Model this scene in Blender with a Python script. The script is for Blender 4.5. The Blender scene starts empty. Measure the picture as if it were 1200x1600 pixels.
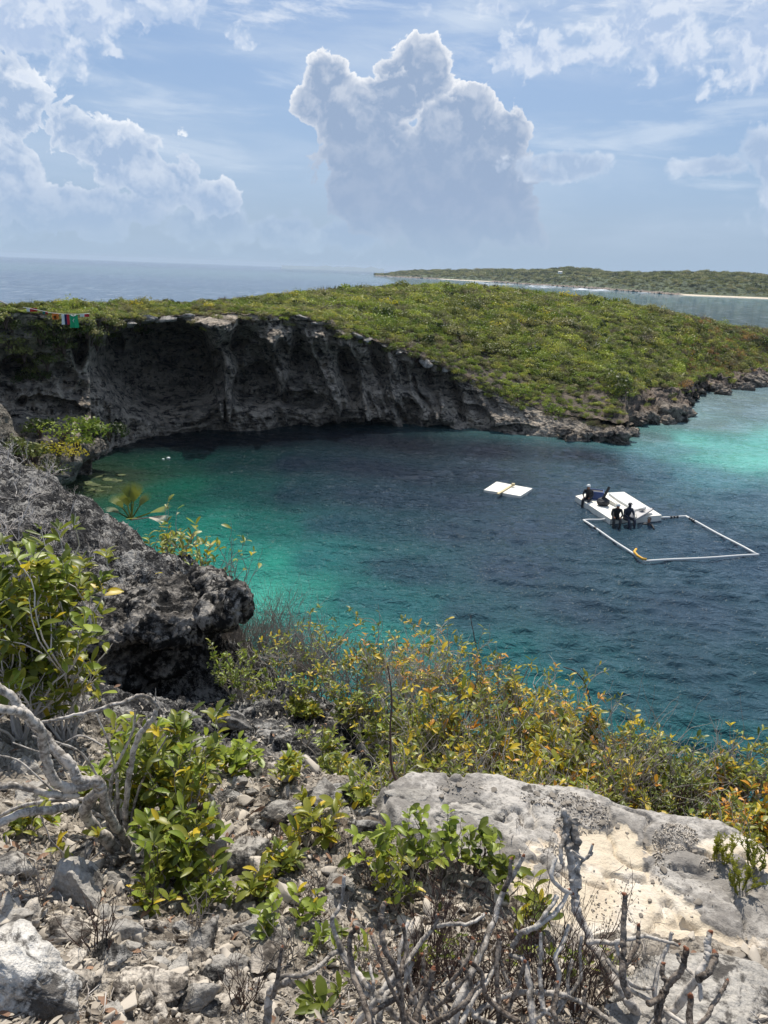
import bpy, bmesh, math, random
import numpy as np
from mathutils import Vector, Matrix, Euler, noise as mnoise

C = bpy.context.scene.collection
R = math.radians
rng = np.random.default_rng(7)
random.seed(7)

# ------------------------------------------------------------------ camera, world, sun, exposure
EYE = 11.2                       # eye height above the water in metres
PITCH, ROLL, FOC = 17.5, 2.15, 1200.0
camd = bpy.data.cameras.new('camera'); cam = bpy.data.objects.new('camera', camd); C.objects.link(cam)
camd.sensor_fit = 'VERTICAL'; camd.sensor_height = 32.0; camd.lens = 32.0 * FOC / 1600.0
camd.clip_start = 0.05; camd.clip_end = 60000
MC = Matrix.Translation((0, 0, EYE)) @ Matrix.Rotation(R(90 - PITCH), 4, 'X') @ Matrix.Rotation(R(ROLL), 4, 'Z')
cam.matrix_world = MC
bpy.context.scene.camera = cam
SUN_EL, SUN_AZ = 55.0, 4.0        # azimuth clockwise from +Y (the view direction)
EXPOSURE = 0.22
SKY_STRENGTH = 0.09
SUN_STRENGTH = 4.9

_M3 = np.array(MC.to_3x3())
def ray(px, py):
    """unit direction of a pixel of the 1200x1600 photograph, used to lay the place out"""
    d = _M3 @ np.array([(px - 600) / FOC, (800 - py) / FOC, -1.0])
    return d / np.linalg.norm(d)
def at_z(px, py, z=0.0):
    d = ray(px, py); t = (z - EYE) / d[2]
    return np.array([d[0] * t, d[1] * t, z])
def at_drop(px, py, drop):
    return at_z(px, py, EYE - drop)
def at_y(px, py, y):
    d = ray(px, py); t = y / d[1]
    return np.array([d[0] * t, y, EYE + d[2] * t])
def azel(px, py):
    d = ray(px, py)
    return math.atan2(d[0], d[1]), d[2] / math.hypot(d[0], d[1])

# ------------------------------------------------------------------ node helpers
class S:
    """a shader socket with arithmetic"""
    tree = None
    def __init__(s, v): s.v = v
    @staticmethod
    def math(op, *a, clamp=False):
        n = S.tree.nodes.new('ShaderNodeMath'); n.operation = op; n.use_clamp = clamp
        for i, x in enumerate(a):
            if isinstance(x, S): S.tree.links.new(x.v, n.inputs[i])
            else: n.inputs[i].default_value = x
        return S(n.outputs[0])
    def __add__(a, b): return S.math('ADD', a, b)
    __radd__ = __add__
    def __sub__(a, b): return S.math('SUBTRACT', a, b)
    def __rsub__(a, b): return S.math('SUBTRACT', b, a)
    def __mul__(a, b): return S.math('MULTIPLY', a, b)
    __rmul__ = __mul__
    def __truediv__(a, b): return S.math('DIVIDE', a, b)
    def max(a, b): return S.math('MAXIMUM', a, b)
    def min(a, b): return S.math('MINIMUM', a, b)
    def pow(a, b): return S.math('POWER', a, b)
    def clamp(a): return S.math('ADD', a, 0.0, clamp=True)
    def step(a, lo, hi):
        n = S.tree.nodes.new('ShaderNodeMapRange'); n.interpolation_type = 'SMOOTHSTEP'
        S.tree.links.new(a.v, n.inputs[0]); n.inputs[1].default_value = lo; n.inputs[2].default_value = hi
        return S(n.outputs[0])
def link(tree, a, b): tree.links.new(a.v if isinstance(a, S) else a, b)
def combine(x, y, z):
    n = S.tree.nodes.new('ShaderNodeCombineXYZ')
    for i, q in enumerate((x, y, z)):
        if isinstance(q, S): S.tree.links.new(q.v, n.inputs[i])
        else: n.inputs[i].default_value = q
    return n.outputs[0]
def noise(vec, scale, detail=4, rough=0.5, dist=0.0, out=0):
    n = S.tree.nodes.new('ShaderNodeTexNoise'); n.inputs['Scale'].default_value = scale
    n.inputs['Detail'].default_value = detail; n.inputs['Roughness'].default_value = rough; n.inputs['Distortion'].default_value = dist
    if vec is not None: S.tree.links.new(vec.v if isinstance(vec, S) else vec, n.inputs['Vector'])
    return S(n.outputs[out])
def voronoi(vec, scale, feature='F1', smooth=None, detail=0):
    n = S.tree.nodes.new('ShaderNodeTexVoronoi'); n.feature = feature; n.inputs['Scale'].default_value = scale
    n.inputs['Detail'].default_value = detail
    if smooth is not None: n.inputs['Smoothness'].default_value = smooth
    S.tree.links.new(vec.v if isinstance(vec, S) else vec, n.inputs['Vector'])
    return S(n.outputs[0])
def mix(fac, a, b):
    n = S.tree.nodes.new('ShaderNodeMix'); n.data_type = 'RGBA'; n.clamp_factor = True
    ins = [n.inputs[0], n.inputs[6], n.inputs[7]]
    for s, x in zip(ins, (fac, a, b)):
        if isinstance(x, S): S.tree.links.new(x.v, s)
        elif isinstance(x, (tuple, list)): s.default_value = (*x[:3], 1)
        elif isinstance(x, (int, float)): s.default_value = x
        else: S.tree.links.new(x, s)
    return S(n.outputs[2])
def srgb(r, g, b):
    f = lambda c: (c / 255 / 12.92) if c / 255 <= .04045 else ((c / 255 + .055) / 1.055) ** 2.4
    return (f(r), f(g), f(b))

# ------------------------------------------------------------------ world: Nishita sky with clouds
world = bpy.data.worlds.new("World"); bpy.context.scene.world = world; world.use_nodes = True
T = S.tree = world.node_tree; T.nodes.clear()
sky = T.nodes.new('ShaderNodeTexSky'); sky.sky_type = 'NISHITA'; sky.sun_disc = False
sky.sun_elevation = R(SUN_EL); sky.sun_rotation = R(SUN_AZ); sky.air_density = 1.0; sky.dust_density = 1.2; sky.ozone_density = 1.6
tc = T.nodes.new('ShaderNodeTexCoord'); sp = T.nodes.new('ShaderNodeSeparateXYZ'); T.links.new(tc.outputs['Generated'], sp.inputs[0])
dx, dy, dz = S(sp.outputs[0]), S(sp.outputs[1]), S(sp.outputs[2])
A = S.math('ARCTAN2', dx, dy); E = dz / S.math('SQRT', dx * dx + dy * dy + 1e-4)
P0 = combine(A, E, 0.0)
def vor2(vec, scale, sm, detail):
    n = S.tree.nodes.new('ShaderNodeTexVoronoi'); n.voronoi_dimensions = '2D'; n.feature = 'SMOOTH_F1'; n.inputs['Scale'].default_value = scale
    n.inputs['Smoothness'].default_value = sm; n.inputs['Detail'].default_value = detail; n.inputs['Roughness'].default_value = 0.55; n.inputs['Lacunarity'].default_value = 2.3
    S.tree.links.new(vec, n.inputs['Vector']); return S(n.outputs[0])
def noi2(vec, scale, detail, rough, out=0):
    n = S.tree.nodes.new('ShaderNodeTexNoise'); n.noise_dimensions = '2D'; n.inputs['Scale'].default_value = scale
    n.inputs['Detail'].default_value = detail; n.inputs['Roughness'].default_value = rough
    S.tree.links.new(vec, n.inputs['Vector']); return S(n.outputs[out])
def billows(da, de):
    """billowing field shared by all the cumulus, read at an offset for the relief"""
    a = A + (da + 3.0); e = E + (de + 3.0)
    v = combine(a, e, 0.0); w = noi2(v, 9, 4, 0.55); w2 = noi2(v, 31, 5, 0.6)
    q = combine(a + (w - 0.5) * 0.06 + (w2 - 0.5) * 0.022, e + (w2 - 0.5) * 0.026 - (w - 0.5) * 0.03, 0.0)
    return (0.42 - vor2(q, 17, 0.6, 3.0)) * 1.25 + (w2 - 0.5) * 0.55 + (w - 0.5) * 0.7
N0, N1 = billows(0, 0), billows(0.005, 0.016)
def cumulus(ells, scale, amp, seed, edge=0.10, lean=0.35, off=0.09):
    """soft ellipses (photo pixels) broken up by the billows; returns alpha, relief, rim"""
    d = None
    for (px, py, rx, ry) in ells:
        a0, e0 = azel(px, py); ra, re = rx / 1200, ry / 1200
        u = (A - a0) * (1 / ra); q = (E - e0) * (1 / re)
        k = (1.0 - S.math('SQRT', u * u + q * q)) * min(1.0, (rx + ry) / 120) + off
        d = k if d is None else d.max(k)
    d0 = d + N0 * amp
    return d0.step(0.0, edge), (N0 - N1) * amp + 0.03, 1.0 - d0.step(0.0, lean), d0
# graded clear sky, paler towards the horizon
sk = S(sky.outputs[0])
g = S.math('POWER', (1.0 - E.max(0.0) * 1.9).max(0.0), 2.2)
col = mix(g * 0.62, sk, tuple(c * 10 for c in srgb(163, 188, 214)))
col = mix(0.45, col, tuple(c * 10 for c in srgb(118, 156, 208)))
k10 = lambda r, g_, b: tuple(c * 10 for c in srgb(r, g_, b))
# thin high veils
v = combine(A * 1.0 + E * 0.5, E * 5.0, 2.0)
veil = noise(v, 2.6, 7, 0.58, 0.3).step(0.42, 0.74)
veil = veil * (0.40 + E.step(0.02, 0.30) * 0.45)
col = mix(veil * 0.9, col, k10(196, 212, 232))
v = combine(A * 1.6 - E * 0.6 + 5.0, E * 9.0 + A * 0.5, 1.0)
col = mix(noise(v, 3.0, 8, 0.6, 0.4).step(0.52, 0.72) * 0.55 * E.step(0.05, 0.12), col, k10(214, 226, 241))
# bright streaks high up
v = combine(A * 1.3 - E * 1.2, E * 4.2 + A * 0.8, 7.0)
st = noise(v, 4.2, 9, 0.66, 0.5).step(0.47, 0.66) * E.step(0.19, 0.31)
col = mix(st * 0.9, col, k10(238, 243, 250))
def put(col, ells, scale, amp, seed, dark, light, edge=0.1, lean=0.35, opac=1.0, fade=None, rw=.55):
    al, rel, rim, d0 = cumulus(ells, scale, amp, seed, edge, lean)
    f = (rel * 3.0 + 0.10).clamp() * rw + rim * (.6 + (.55 - rw) * .8)
    f = f.clamp()
    if fade:                      # the sunlit upper part; below it the cloud's own shaded base
        e0, e1 = azel(600, fade[0])[1], azel(600, fade[1])[1]
        f = f * (0.18 + 0.82 * E.step(e0, e1))
        al = al * (1.0 - (1.0 - E.step(e0 - 0.05, e0 + 0.02)) * 0.10)
    c = mix(f, k10(*dark), k10(*light))
    return mix(al * opac, col, c)
# far, hazy cumulus low over the sea
col = put(col, [(330, 350, 120, 40), (430, 360, 120, 36), (130, 330, 140, 45), (540, 370, 90, 35), (20, 340, 80, 45), (-150, 330, 150, 60), (1330, 330, 130, 60)], 26, 0.55, 11, (160, 182, 212), (196, 212, 232), 0.3, 0.5, 0.8)
# left bank
col = put(col, [(120, 215, 66, 56), (185, 245, 95, 60), (260, 285, 70, 48), (330, 310, 60, 34), (15, 150, 54, 100), (-60, 170, 110, 130), (20, 260, 80, 60), (120, 325, 170, 46), (-260, 220, 160, 120)], 24, 0.55, 3, (164, 186, 216), (240, 245, 252), 0.10, 0.35, 0.92, (400, 230))
# big cumulus in the middle
col = put(col, [(672, 120, 55, 66), (625, 160, 70, 62), (515, 130, 50, 44), (500, 165, 45, 48), (560, 190, 85, 60), (700, 200, 95, 80), (780, 215, 55, 42), (650, 280, 150, 115), (600, 230, 110, 90), (740, 290, 110, 105), (700, 335, 160, 72), (590, 300, 90, 60)], 22, 0.46, 5, (152, 172, 201), (252, 253, 255), 0.07, 0.30, 0.97, (290, 120), .36)
# right edge clouds
col = put(col, [(1185, 235, 40, 40), (1120, 262, 70, 24), (870, 262, 90, 26), (1250, 260, 90, 60), (1500, 250, 160, 90)], 24, 0.45, 8, (168, 188, 216), (222, 231, 244), 0.25, 0.4, 0.75)
# upper bank at the right and upper left
col = put(col, [(1000, 40, 280, 60), (880, 85, 170, 34), (1180, 60, 170, 80), (760, 10, 160, 28), (1330, 60, 160, 90), (110, 0, 260, 62), (30, 60, 120, 70)], 15, 0.75, 13, (176, 196, 226), (240, 245, 252), 0.45, 0.5, 0.9)
hz = 1.0 - E.step(-0.01, 0.085)
col = mix(hz * 0.75, col, k10(166, 190, 212))
bg = T.nodes.new('ShaderNodeBackground'); bg.inputs[1].default_value = SKY_STRENGTH
out = T.nodes.new('ShaderNodeOutputWorld'); link(T, col, bg.inputs[0]); T.links.new(bg.outputs[0], out.inputs[0])

sun = bpy.data.lights.new('sun', 'SUN'); sun.energy = SUN_STRENGTH; sun.angle = R(0.53); sun.color = (1.0, 0.945, 0.85)
so = bpy.data.objects.new('sun', sun); C.objects.link(so)
az, el = R(SUN_AZ), R(SUN_EL)
sd = Vector((math.sin(az) * math.cos(el), math.cos(az) * math.cos(el), math.sin(el)))
so.rotation_euler = sd.to_track_quat('Z', 'Y').to_euler(); so.location = sd * 60
vs = bpy.context.scene.view_settings
vs.view_transform = 'Standard'; vs.look = 'None'; vs.exposure = EXPOSURE; vs.gamma = 1; vs.use_curve_mapping = False
cy = bpy.context.scene.cycles
cy.max_bounces = 6; cy.diffuse_bounces = 2; cy.glossy_bounces = 3; cy.transmission_bounces = 3; cy.transparent_max_bounces = 8
cy.sample_clamp_indirect = 4.0; cy.sample_clamp_direct = 6.0
try: world.cycles.sampling_method = 'MANUAL'; world.cycles.sample_map_resolution = 512
except Exception: pass

# ------------------------------------------------------------------ numeric noise
_perm = rng.permutation(256).astype(np.int32); _perm = np.concatenate([_perm, _perm, _perm])
_g = rng.normal(size=(256, 3)).astype(np.float32); _g /= np.linalg.norm(_g, axis=1, keepdims=True)
def perlin(P):
    P = np.asarray(P, np.float32); I = np.floor(P).astype(np.int32); F = P - I; I &= 255
    U = F * F * F * (F * (F * 6 - 15) + 10); r = np.zeros(P.shape[:-1], np.float32)
    for a in (0, 1):
        wa = U[..., 0] if a else 1 - U[..., 0]; ha = _perm[(I[..., 0] + a) & 255]
        for b in (0, 1):
            wb = U[..., 1] if b else 1 - U[..., 1]; hb = _perm[ha + ((I[..., 1] + b) & 255)]
            for c in (0, 1):
                wc = U[..., 2] if c else 1 - U[..., 2]; h = _perm[hb + ((I[..., 2] + c) & 255)]
                g = _g[h]
                r += wa * wb * wc * (g[..., 0] * (F[..., 0] - a) + g[..., 1] * (F[..., 1] - b) + g[..., 2] * (F[..., 2] - c))
    return r * 1.5
def fbm(P, f=1.0, oct=4, gain=0.5, ridged=False):
    P = np.asarray(P, np.float32); s = 0; a = 1.0; t = 0
    for i in range(oct):
        n = perlin(P * f + i * 17.3)
        s = s + a * ((1 - 2 * np.abs(n)) if ridged else n); t += a; a *= gain; f *= 2.07
    return s / t
def p3(x, y, z=None):
    x = np.asarray(x, np.float32); y = np.asarray(y, np.float32)
    return np.stack([x, y, np.zeros_like(x) if z is None else np.broadcast_to(np.asarray(z, np.float32), x.shape)], -1)
def smooth(x, lo, hi):
    t = np.clip((x - lo) / (hi - lo), 0, 1); return t * t * (3 - 2 * t)
class RBF:
    """smooth surface through scattered points"""
    def __init__(s, X, V, eps=1e-3):
        s.X = np.asarray(X, float); V = np.asarray(V, float); V = V.reshape(len(V), -1)
        n, d = s.X.shape; K = s.k(s.X[:, None] - s.X[None]) + np.eye(n) * eps
        Pm = np.hstack([np.ones((n, 1)), s.X]); M = np.zeros((n + d + 1, n + d + 1)); M[:n, :n] = K; M[:n, n:] = Pm; M[n:, :n] = Pm.T
        s.w = np.linalg.solve(M, np.vstack([V, np.zeros((d + 1, V.shape[1]))]))
    def k(s, D): return np.sqrt((D ** 2).sum(-1))
    def __call__(s, Q):
        Q = np.asarray(Q, float); sh = Q.shape[:-1]; Q = Q.reshape(-1, Q.shape[-1]); o = []
        for i in range(0, len(Q), 40000):
            q = Q[i:i + 40000]
            o.append(s.k(q[:, None] - s.X[None]) @ s.w[:len(s.X)] + np.hstack([np.ones((len(q), 1)), q]) @ s.w[len(s.X):])
        r = np.vstack(o); return r.reshape(*sh, -1).squeeze(-1) if r.shape[1] == 1 else r.reshape(*sh, -1)

# ------------------------------------------------------------------ object helpers
def tag(o, label=None, cat=None, group=None, kind=None):
    if label: o['label'] = label
    if cat: o['category'] = cat
    if group: o['group'] = group
    if kind: o['kind'] = kind
    return o
def mesh(name, V, F, mat=None, smooth_=True, cols=None, idx=None):
    me = bpy.data.meshes.new(name); V = np.asarray(V, np.float32).reshape(-1, 3)
    if isinstance(F, np.ndarray):
        k = F.shape[1]; me.vertices.add(len(V)); me.vertices.foreach_set('co', V.ravel())
        me.loops.add(F.size); me.loops.foreach_set('vertex_index', F.astype(np.int32).ravel())
        me.polygons.add(len(F)); me.polygons.foreach_set('loop_start', np.arange(0, F.size, k, dtype=np.int32))
        if smooth_: me.polygons.foreach_set('use_smooth', np.ones(len(F), bool))
        me.update(calc_edges=True)
    else:
        me.from_pydata([tuple(map(float, v)) for v in V], [], F)
        if smooth_: me.polygons.foreach_set('use_smooth', np.ones(len(me.polygons), bool))
    if cols is not None:
        for nm, cc in cols.items():
            cc = np.asarray(cc, np.float32)
            if cc.ndim == 1:
                at = me.attributes.new(nm, 'FLOAT', 'POINT'); at.data.foreach_set('value', cc)
            else:
                at = me.attributes.new(nm, 'FLOAT_COLOR', 'POINT')
                at.data.foreach_set('color', np.hstack([cc[:, :3], np.ones((len(cc), 1), np.float32)]).ravel())
    if mat is not None:
        for m in (mat if isinstance(mat, (list, tuple)) else [mat]): me.materials.append(m)
    if idx is not None: me.polygons.foreach_set('material_index', np.asarray(idx, np.int32))
    return me
def link_obj(name, me, parent=None, M=None):
    o = bpy.data.objects.new(name, me); C.objects.link(o)
    if parent is not None: o.parent = parent
    if M is not None: o.matrix_local = M
    return o
def obj(name, V, F, mat=None, parent=None, **k): return link_obj(name, mesh(name, V, F, mat, **k), parent)
def empty(name, loc, label, cat, group=None, rz=0):
    o = bpy.data.objects.new(name, None); C.objects.link(o); o.location = tuple(map(float, loc)); o.rotation_euler = (0, 0, rz); o.empty_display_size = 0.2
    return tag(o, label, cat, group)
def grid_faces(n, m):
    i = np.arange(n - 1)[:, None] * m + np.arange(m - 1)[None]
    return np.stack([i, i + 1, i + m + 1, i + m], -1).reshape(-1, 4)
class Buf:
    """collects tubes and boxes into one mesh"""
    def __init__(s): s.V = []; s.F = []; s.n = 0; s.I = []
    def add(s, V, F, mi=0):
        s.V.append(np.asarray(V, np.float32)); s.F += [tuple(int(i) + s.n for i in f) for f in F]; s.I += [mi] * len(F); s.n += len(V)
    def tube(s, pts, rad, sides=6, cap=True, mi=0):
        pts = np.asarray(pts, float); n = len(pts); rad = np.broadcast_to(rad, (n,)) if np.ndim(rad) else np.full(n, rad)
        t = np.gradient(pts, axis=0); t /= np.linalg.norm(t, axis=1, keepdims=True) + 1e-9
        up = np.array([0, 0, 1.0]) if abs(t[0][2]) < .9 else np.array([1.0, 0, 0]); V = []
        for i in range(n):
            a = np.cross(t[i], up); a /= np.linalg.norm(a) + 1e-9; b = np.cross(a, t[i]); up = b
            for k in range(sides):
                th = 2 * math.pi * k / sides; V.append(pts[i] + rad[i] * (math.cos(th) * a + math.sin(th) * b))
        F = [(i * sides + k, i * sides + (k + 1) % sides, (i + 1) * sides + (k + 1) % sides, (i + 1) * sides + k) for i in range(n - 1) for k in range(sides)]
        if cap: F += [tuple(range(sides))[::-1], tuple(range((n - 1) * sides, n * sides))]
        s.add(V, F, mi)
    def quadbox(s, top, thick, mi=0):
        """a slab under a polygon of 3-D points"""
        top = np.asarray(top, float); n = len(top); bot = top - np.array([0, 0, thick])
        s.add(np.vstack([top, bot]), [tuple(range(n)), tuple(range(2 * n - 1, n - 1, -1))] + [(i, i + n, (i + 1) % n + n, (i + 1) % n) for i in range(n)], mi)
    def box(s, M, sx, sy, sz, mi=0):
        v = [M @ Vector((x * sx / 2, y * sy / 2, z * sz / 2)) for x in (-1, 1) for y in (-1, 1) for z in (-1, 1)]
        s.add([tuple(q) for q in v], [(0, 1, 3, 2), (4, 6, 7, 5), (0, 4, 5, 1), (2, 3, 7, 6), (0, 2, 6, 4), (1, 5, 7, 3)], mi)
    def build(s, name, mat, parent=None, smooth_=True):
        me = mesh(name, np.vstack(s.V), s.F, mat, smooth_, idx=s.I); 
        return link_obj(name, me, parent)
    def mesh(s, name, mat, smooth_=True): return mesh(name, np.vstack(s.V), s.F, mat, smooth_, idx=s.I)

# ------------------------------------------------------------------ materials
def new_mat(name):
    m = bpy.data.materials.new(name); m.use_nodes = True; S.tree = m.node_tree; S.tree.nodes.clear()
    b = S.tree.nodes.new('ShaderNodeBsdfPrincipled'); o = S.tree.nodes.new('ShaderNodeOutputMaterial')
    S.tree.links.new(b.outputs[0], o.inputs[0]); return m, b
def tcoord(kind='Object'):
    n = S.tree.nodes.new('ShaderNodeTexCoord'); return S(n.outputs[kind])
def pos():
    n = S.tree.nodes.new('ShaderNodeNewGeometry'); return S(n.outputs['Position'])
def attr(name, out='Fac'):
    n = S.tree.nodes.new('ShaderNodeAttribute'); n.attribute_name = name; return S(n.outputs[out])
def bump(b, h, strength=0.5, dist=0.02, prev=None):
    n = S.tree.nodes.new('ShaderNodeBump'); n.inputs['Strength'].default_value = strength; n.inputs['Distance'].default_value = dist
    link(S.tree, h, n.inputs['Height'])
    if prev is not None: S.tree.links.new(prev, n.inputs['Normal'])
    if b is not None: S.tree.links.new(n.outputs[0], b.inputs['Normal'])
    return n.outputs[0]
def plain(name, col, rough=0.6, spec=0.4, var=0.15, scale=20, sheen=0):
    m, b = new_mat(name); n = noise(tcoord(), scale, 4, 0.6)
    link(S.tree, mix(n, tuple(c * (1 - var) for c in col), tuple(min(1, c * (1 + var)) for c in col)), b.inputs['Base Color'])
    b.inputs['Roughness'].default_value = rough; b.inputs['Specular IOR Level'].default_value = spec
    return m
def scale_vec(v, sx, sy, sz):
    n = S.tree.nodes.new('ShaderNodeVectorMath'); n.operation = 'MULTIPLY'; link(S.tree, v, n.inputs[0]); n.inputs[1].default_value = (sx, sy, sz); return S(n.outputs[0])
def rock_mat(name, pale, mid, dark, scale=3.0, darkness=0.5, bumps=0.02, strata=0.0, lichen=0.0, contrast=1.0):
    m, b = new_mat(name); p = pos()
    q = scale_vec(p, 1, 1, 3.5) if strata else p
    n1 = noise(q, scale, 8, 0.62, 0.4); n2 = noise(p, scale * 5, 6, 0.7); n3 = noise(p, scale * 26, 3, 0.6)
    vo = voronoi(p, scale * 9, 'F1')
    c = mix((n1 + (n2 - 0.5) * 0.8).step(0.5 - 0.22 / contrast, 0.5 + 0.22 / contrast), mid, pale)
    blk = (noise(q, scale * 1.7, 9, 0.72, 0.8) + (n2 - 0.5) * 0.5).step(0.62 - darkness * 0.25, 0.50 - darkness * 0.25)
    c = mix(blk, c, dark)
    if lichen: c = mix(noise(p, scale * 2.2, 5, 0.6).step(0.6, 0.7) * lichen, c, (0.30, 0.22, 0.13))
    c = mix(n3.step(0.3, 0.75) * 0.35, c, tuple(x * 0.45 for x in mid))
    link(S.tree, c, b.inputs['Base Color']); b.inputs['Roughness'].default_value = 0.92; b.inputs['Specular IOR Level'].default_value = 0.2
    h = n2 * 1.0 + n3 * 0.35 + vo * 0.5 + noise(q, scale * 2, 5, 0.6) * 1.2
    bump(b, h, 0.9, bumps)
    return m
M_CLIFF = rock_mat('weathered grey cliff', srgb(186, 172, 154), srgb(120, 112, 102), srgb(46, 43, 41), 0.5, 0.45, 0.22, strata=1, lichen=0.4, contrast=1.5)
M_KARST = rock_mat('dark karst limestone', srgb(176, 172, 166), srgb(112, 109, 105), srgb(38, 37, 36), 2.2, 0.35, 0.035)
M_SHORE = rock_mat('shore rock', srgb(150, 140, 128), srgb(92, 84, 76), srgb(38, 35, 33), 0.6, 0.5, 0.15)
M_OUT = None
M_PALE = rock_mat('pale limestone', srgb(204, 194, 180), srgb(150, 141, 130), srgb(74, 68, 62), 4.0, 0.35, 0.014)
M_GREY = rock_mat('grey limestone', srgb(182, 176, 167), srgb(138, 133, 126), srgb(78, 74, 70), 4.0, 0.45, 0.014)

M_CHIP = plain('limestone chip', srgb(184, 174, 160), .95, .1, .25, 30); M_CHIPG = plain('grey limestone chip', srgb(132, 124, 114), .95, .1, .3, 30)
M_WHITER = rock_mat('white jagged limestone', srgb(218, 213, 205), srgb(168, 162, 154), srgb(84, 80, 76), 5, 0.5, 0.016)
# ------------------------------------------------------------------ the sea and the pool: one sheet, colour by depth, with cliff shade and sky sheen painted in
def px_pts(L): return np.array([at_z(a, b)[:2] for a, b, *_ in L])
_wc = [  # photo pixel, colour the water shows there
 (250,690,(3,10,22)),(330,690,(3,10,22)),(450,690,(2,8,20)),(600,690,(4,10,24)),(760,700,(6,14,30)),(900,712,(14,28,42)),
 (175,735,(44,62,44)),(150,760,(66,80,50)),(230,725,(10,60,44)),(300,720,(0,52,44)),(380,725,(0,40,40)),(480,730,(2,24,40)),(600,735,(10,26,42)),(740,735,(26,42,56)),
 (200,770,(20,84,62)),(290,765,(6,84,66)),(380,770,(2,66,60)),(480,775,(4,44,54)),(600,780,(20,44,58)),(700,780,(34,52,68)),
 (250,820,(0,96,80)),(340,830,(16,112,94)),(440,830,(16,92,84)),(560,830,(22,64,74)),(680,830,(36,58,72)),(820,830,(42,62,78)),
 (330,870,(34,140,122)),(430,880,(42,140,122)),(520,880,(34,100,100)),(640,890,(38,70,82)),(800,890,(44,64,80)),
 (420,930,(62,158,138)),(500,930,(52,138,124)),(600,940,(42,96,100)),(720,950,(46,80,90)),(900,950,(46,68,82)),(1100,950,(50,72,88)),
 (600,1000,(44,120,112)),(760,1010,(34,96,98)),(900,1020,(44,84,92)),(1100,1030,(44,72,84)),
 (850,1090,(32,100,100)),(1000,1090,(42,84,92)),(1180,1090,(46,78,90)),(1000,1150,(26,92,92)),(1150,1160,(34,88,92)),(1250,1230,(24,90,90)),(900,1200,(24,96,92)),
 (1000,720,(70,106,118)),(1060,700,(96,148,150)),(1050,740,(64,96,110)),(1120,745,(84,132,140)),(1140,690,(104,180,168)),(1200,700,(110,190,176)),(1180,720,(116,200,184)),(1300,700,(110,190,176)),
 (1020,680,(92,124,122)),(1100,660,(128,156,156)),(1200,640,(132,158,160)),(1150,620,(126,148,146)),(1300,620,(130,156,160)),(1200,780,(66,98,112)),(1060,800,(52,76,92)),(900,780,(46,66,82)),(950,740,(44,68,82)),
 (1180,860,(50,74,92)),(1300,900,(50,74,92)),
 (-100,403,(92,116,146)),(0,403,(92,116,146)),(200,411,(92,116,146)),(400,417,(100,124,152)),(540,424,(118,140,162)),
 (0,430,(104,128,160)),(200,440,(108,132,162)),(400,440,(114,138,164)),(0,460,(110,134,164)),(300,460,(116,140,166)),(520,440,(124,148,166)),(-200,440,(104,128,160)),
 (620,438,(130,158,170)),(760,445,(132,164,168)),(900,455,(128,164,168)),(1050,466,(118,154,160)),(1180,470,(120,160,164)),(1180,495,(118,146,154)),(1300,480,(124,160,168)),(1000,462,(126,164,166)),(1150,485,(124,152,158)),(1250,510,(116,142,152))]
_X = np.array([azel(a, b) for a, b, c in _wc]); _X[:, 1] = np.log(EYE / np.maximum(-_X[:, 1], 3e-4))
_V = np.array([srgb(*c) for a, b, c in _wc]); _V = _V * (.74 + .08 * np.clip((_V[:, 1:2] - _V[:, 0:1] * 1.6) / .15, 0, 1))  # scaled so some reflected sky stays painted in the base colour
def idw(Q, X, V, p=3.2):
    out = np.zeros((len(Q), V.shape[1]), np.float32)
    for i in range(0, len(Q), 40000):
        d = (((Q[i:i + 40000, None] - X[None]) * np.array([1.0, 1.15])) ** 2).sum(-1) + 2e-4
        w = d ** (-p / 2 * 1.0); w /= w.sum(1, keepdims=True); out[i:i + 40000] = w @ V
    return out
na, nr = 600, 960
aa = np.concatenate([np.linspace(-2.9, -0.62, 40), np.linspace(-0.6, 0.6, na - 80), np.linspace(0.62, 2.9, 40)])
lr = np.concatenate([np.linspace(math.log(3), math.log(8), 20), np.linspace(math.log(8.2), math.log(110), nr - 120), np.linspace(math.log(112), math.log(9000), 100)])
Ag, Lg = np.meshgrid(aa, lr, indexing='ij'); Rg = np.exp(Lg)
Xw, Yw = Rg * np.sin(Ag), Rg * np.cos(Ag)
wob = np.stack([fbm(p3(Xw, Yw) / np.maximum(Rg, 6)[..., None] * 5, 1, 4), fbm(p3(Yw, Xw, 9) / np.maximum(Rg, 6)[..., None] * 5, 1, 4)], -1)
Qw = np.stack([Ag, Lg], -1) + wob * 0.09
wcol = idw(Qw.reshape(-1, 2), _X, _V)
# patches of sand and rock on the shallow bottom
patch = fbm(p3(Xw, Yw, 2), 0.16, 5).reshape(-1)[:, None]; fade = np.clip(wcol[:, 1:2] * 3, 0, 1)
wcol = wcol * (1 + patch * 0.55 * fade)
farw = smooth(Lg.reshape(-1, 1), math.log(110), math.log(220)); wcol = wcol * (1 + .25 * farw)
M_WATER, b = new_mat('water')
wc = attr('depth_light_colour', 'Color')
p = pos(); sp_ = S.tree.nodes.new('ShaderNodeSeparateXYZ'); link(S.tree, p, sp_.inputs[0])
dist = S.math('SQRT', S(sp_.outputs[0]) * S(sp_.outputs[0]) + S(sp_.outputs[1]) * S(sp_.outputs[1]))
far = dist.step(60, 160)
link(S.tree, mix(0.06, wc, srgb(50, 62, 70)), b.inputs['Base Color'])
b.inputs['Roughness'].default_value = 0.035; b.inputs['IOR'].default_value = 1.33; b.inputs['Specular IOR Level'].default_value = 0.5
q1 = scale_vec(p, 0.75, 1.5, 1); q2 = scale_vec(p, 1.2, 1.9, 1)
gust = noise(p, 0.07, 3, 0.5).step(0.35, 0.65) * 0.6 + 0.6
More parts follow.
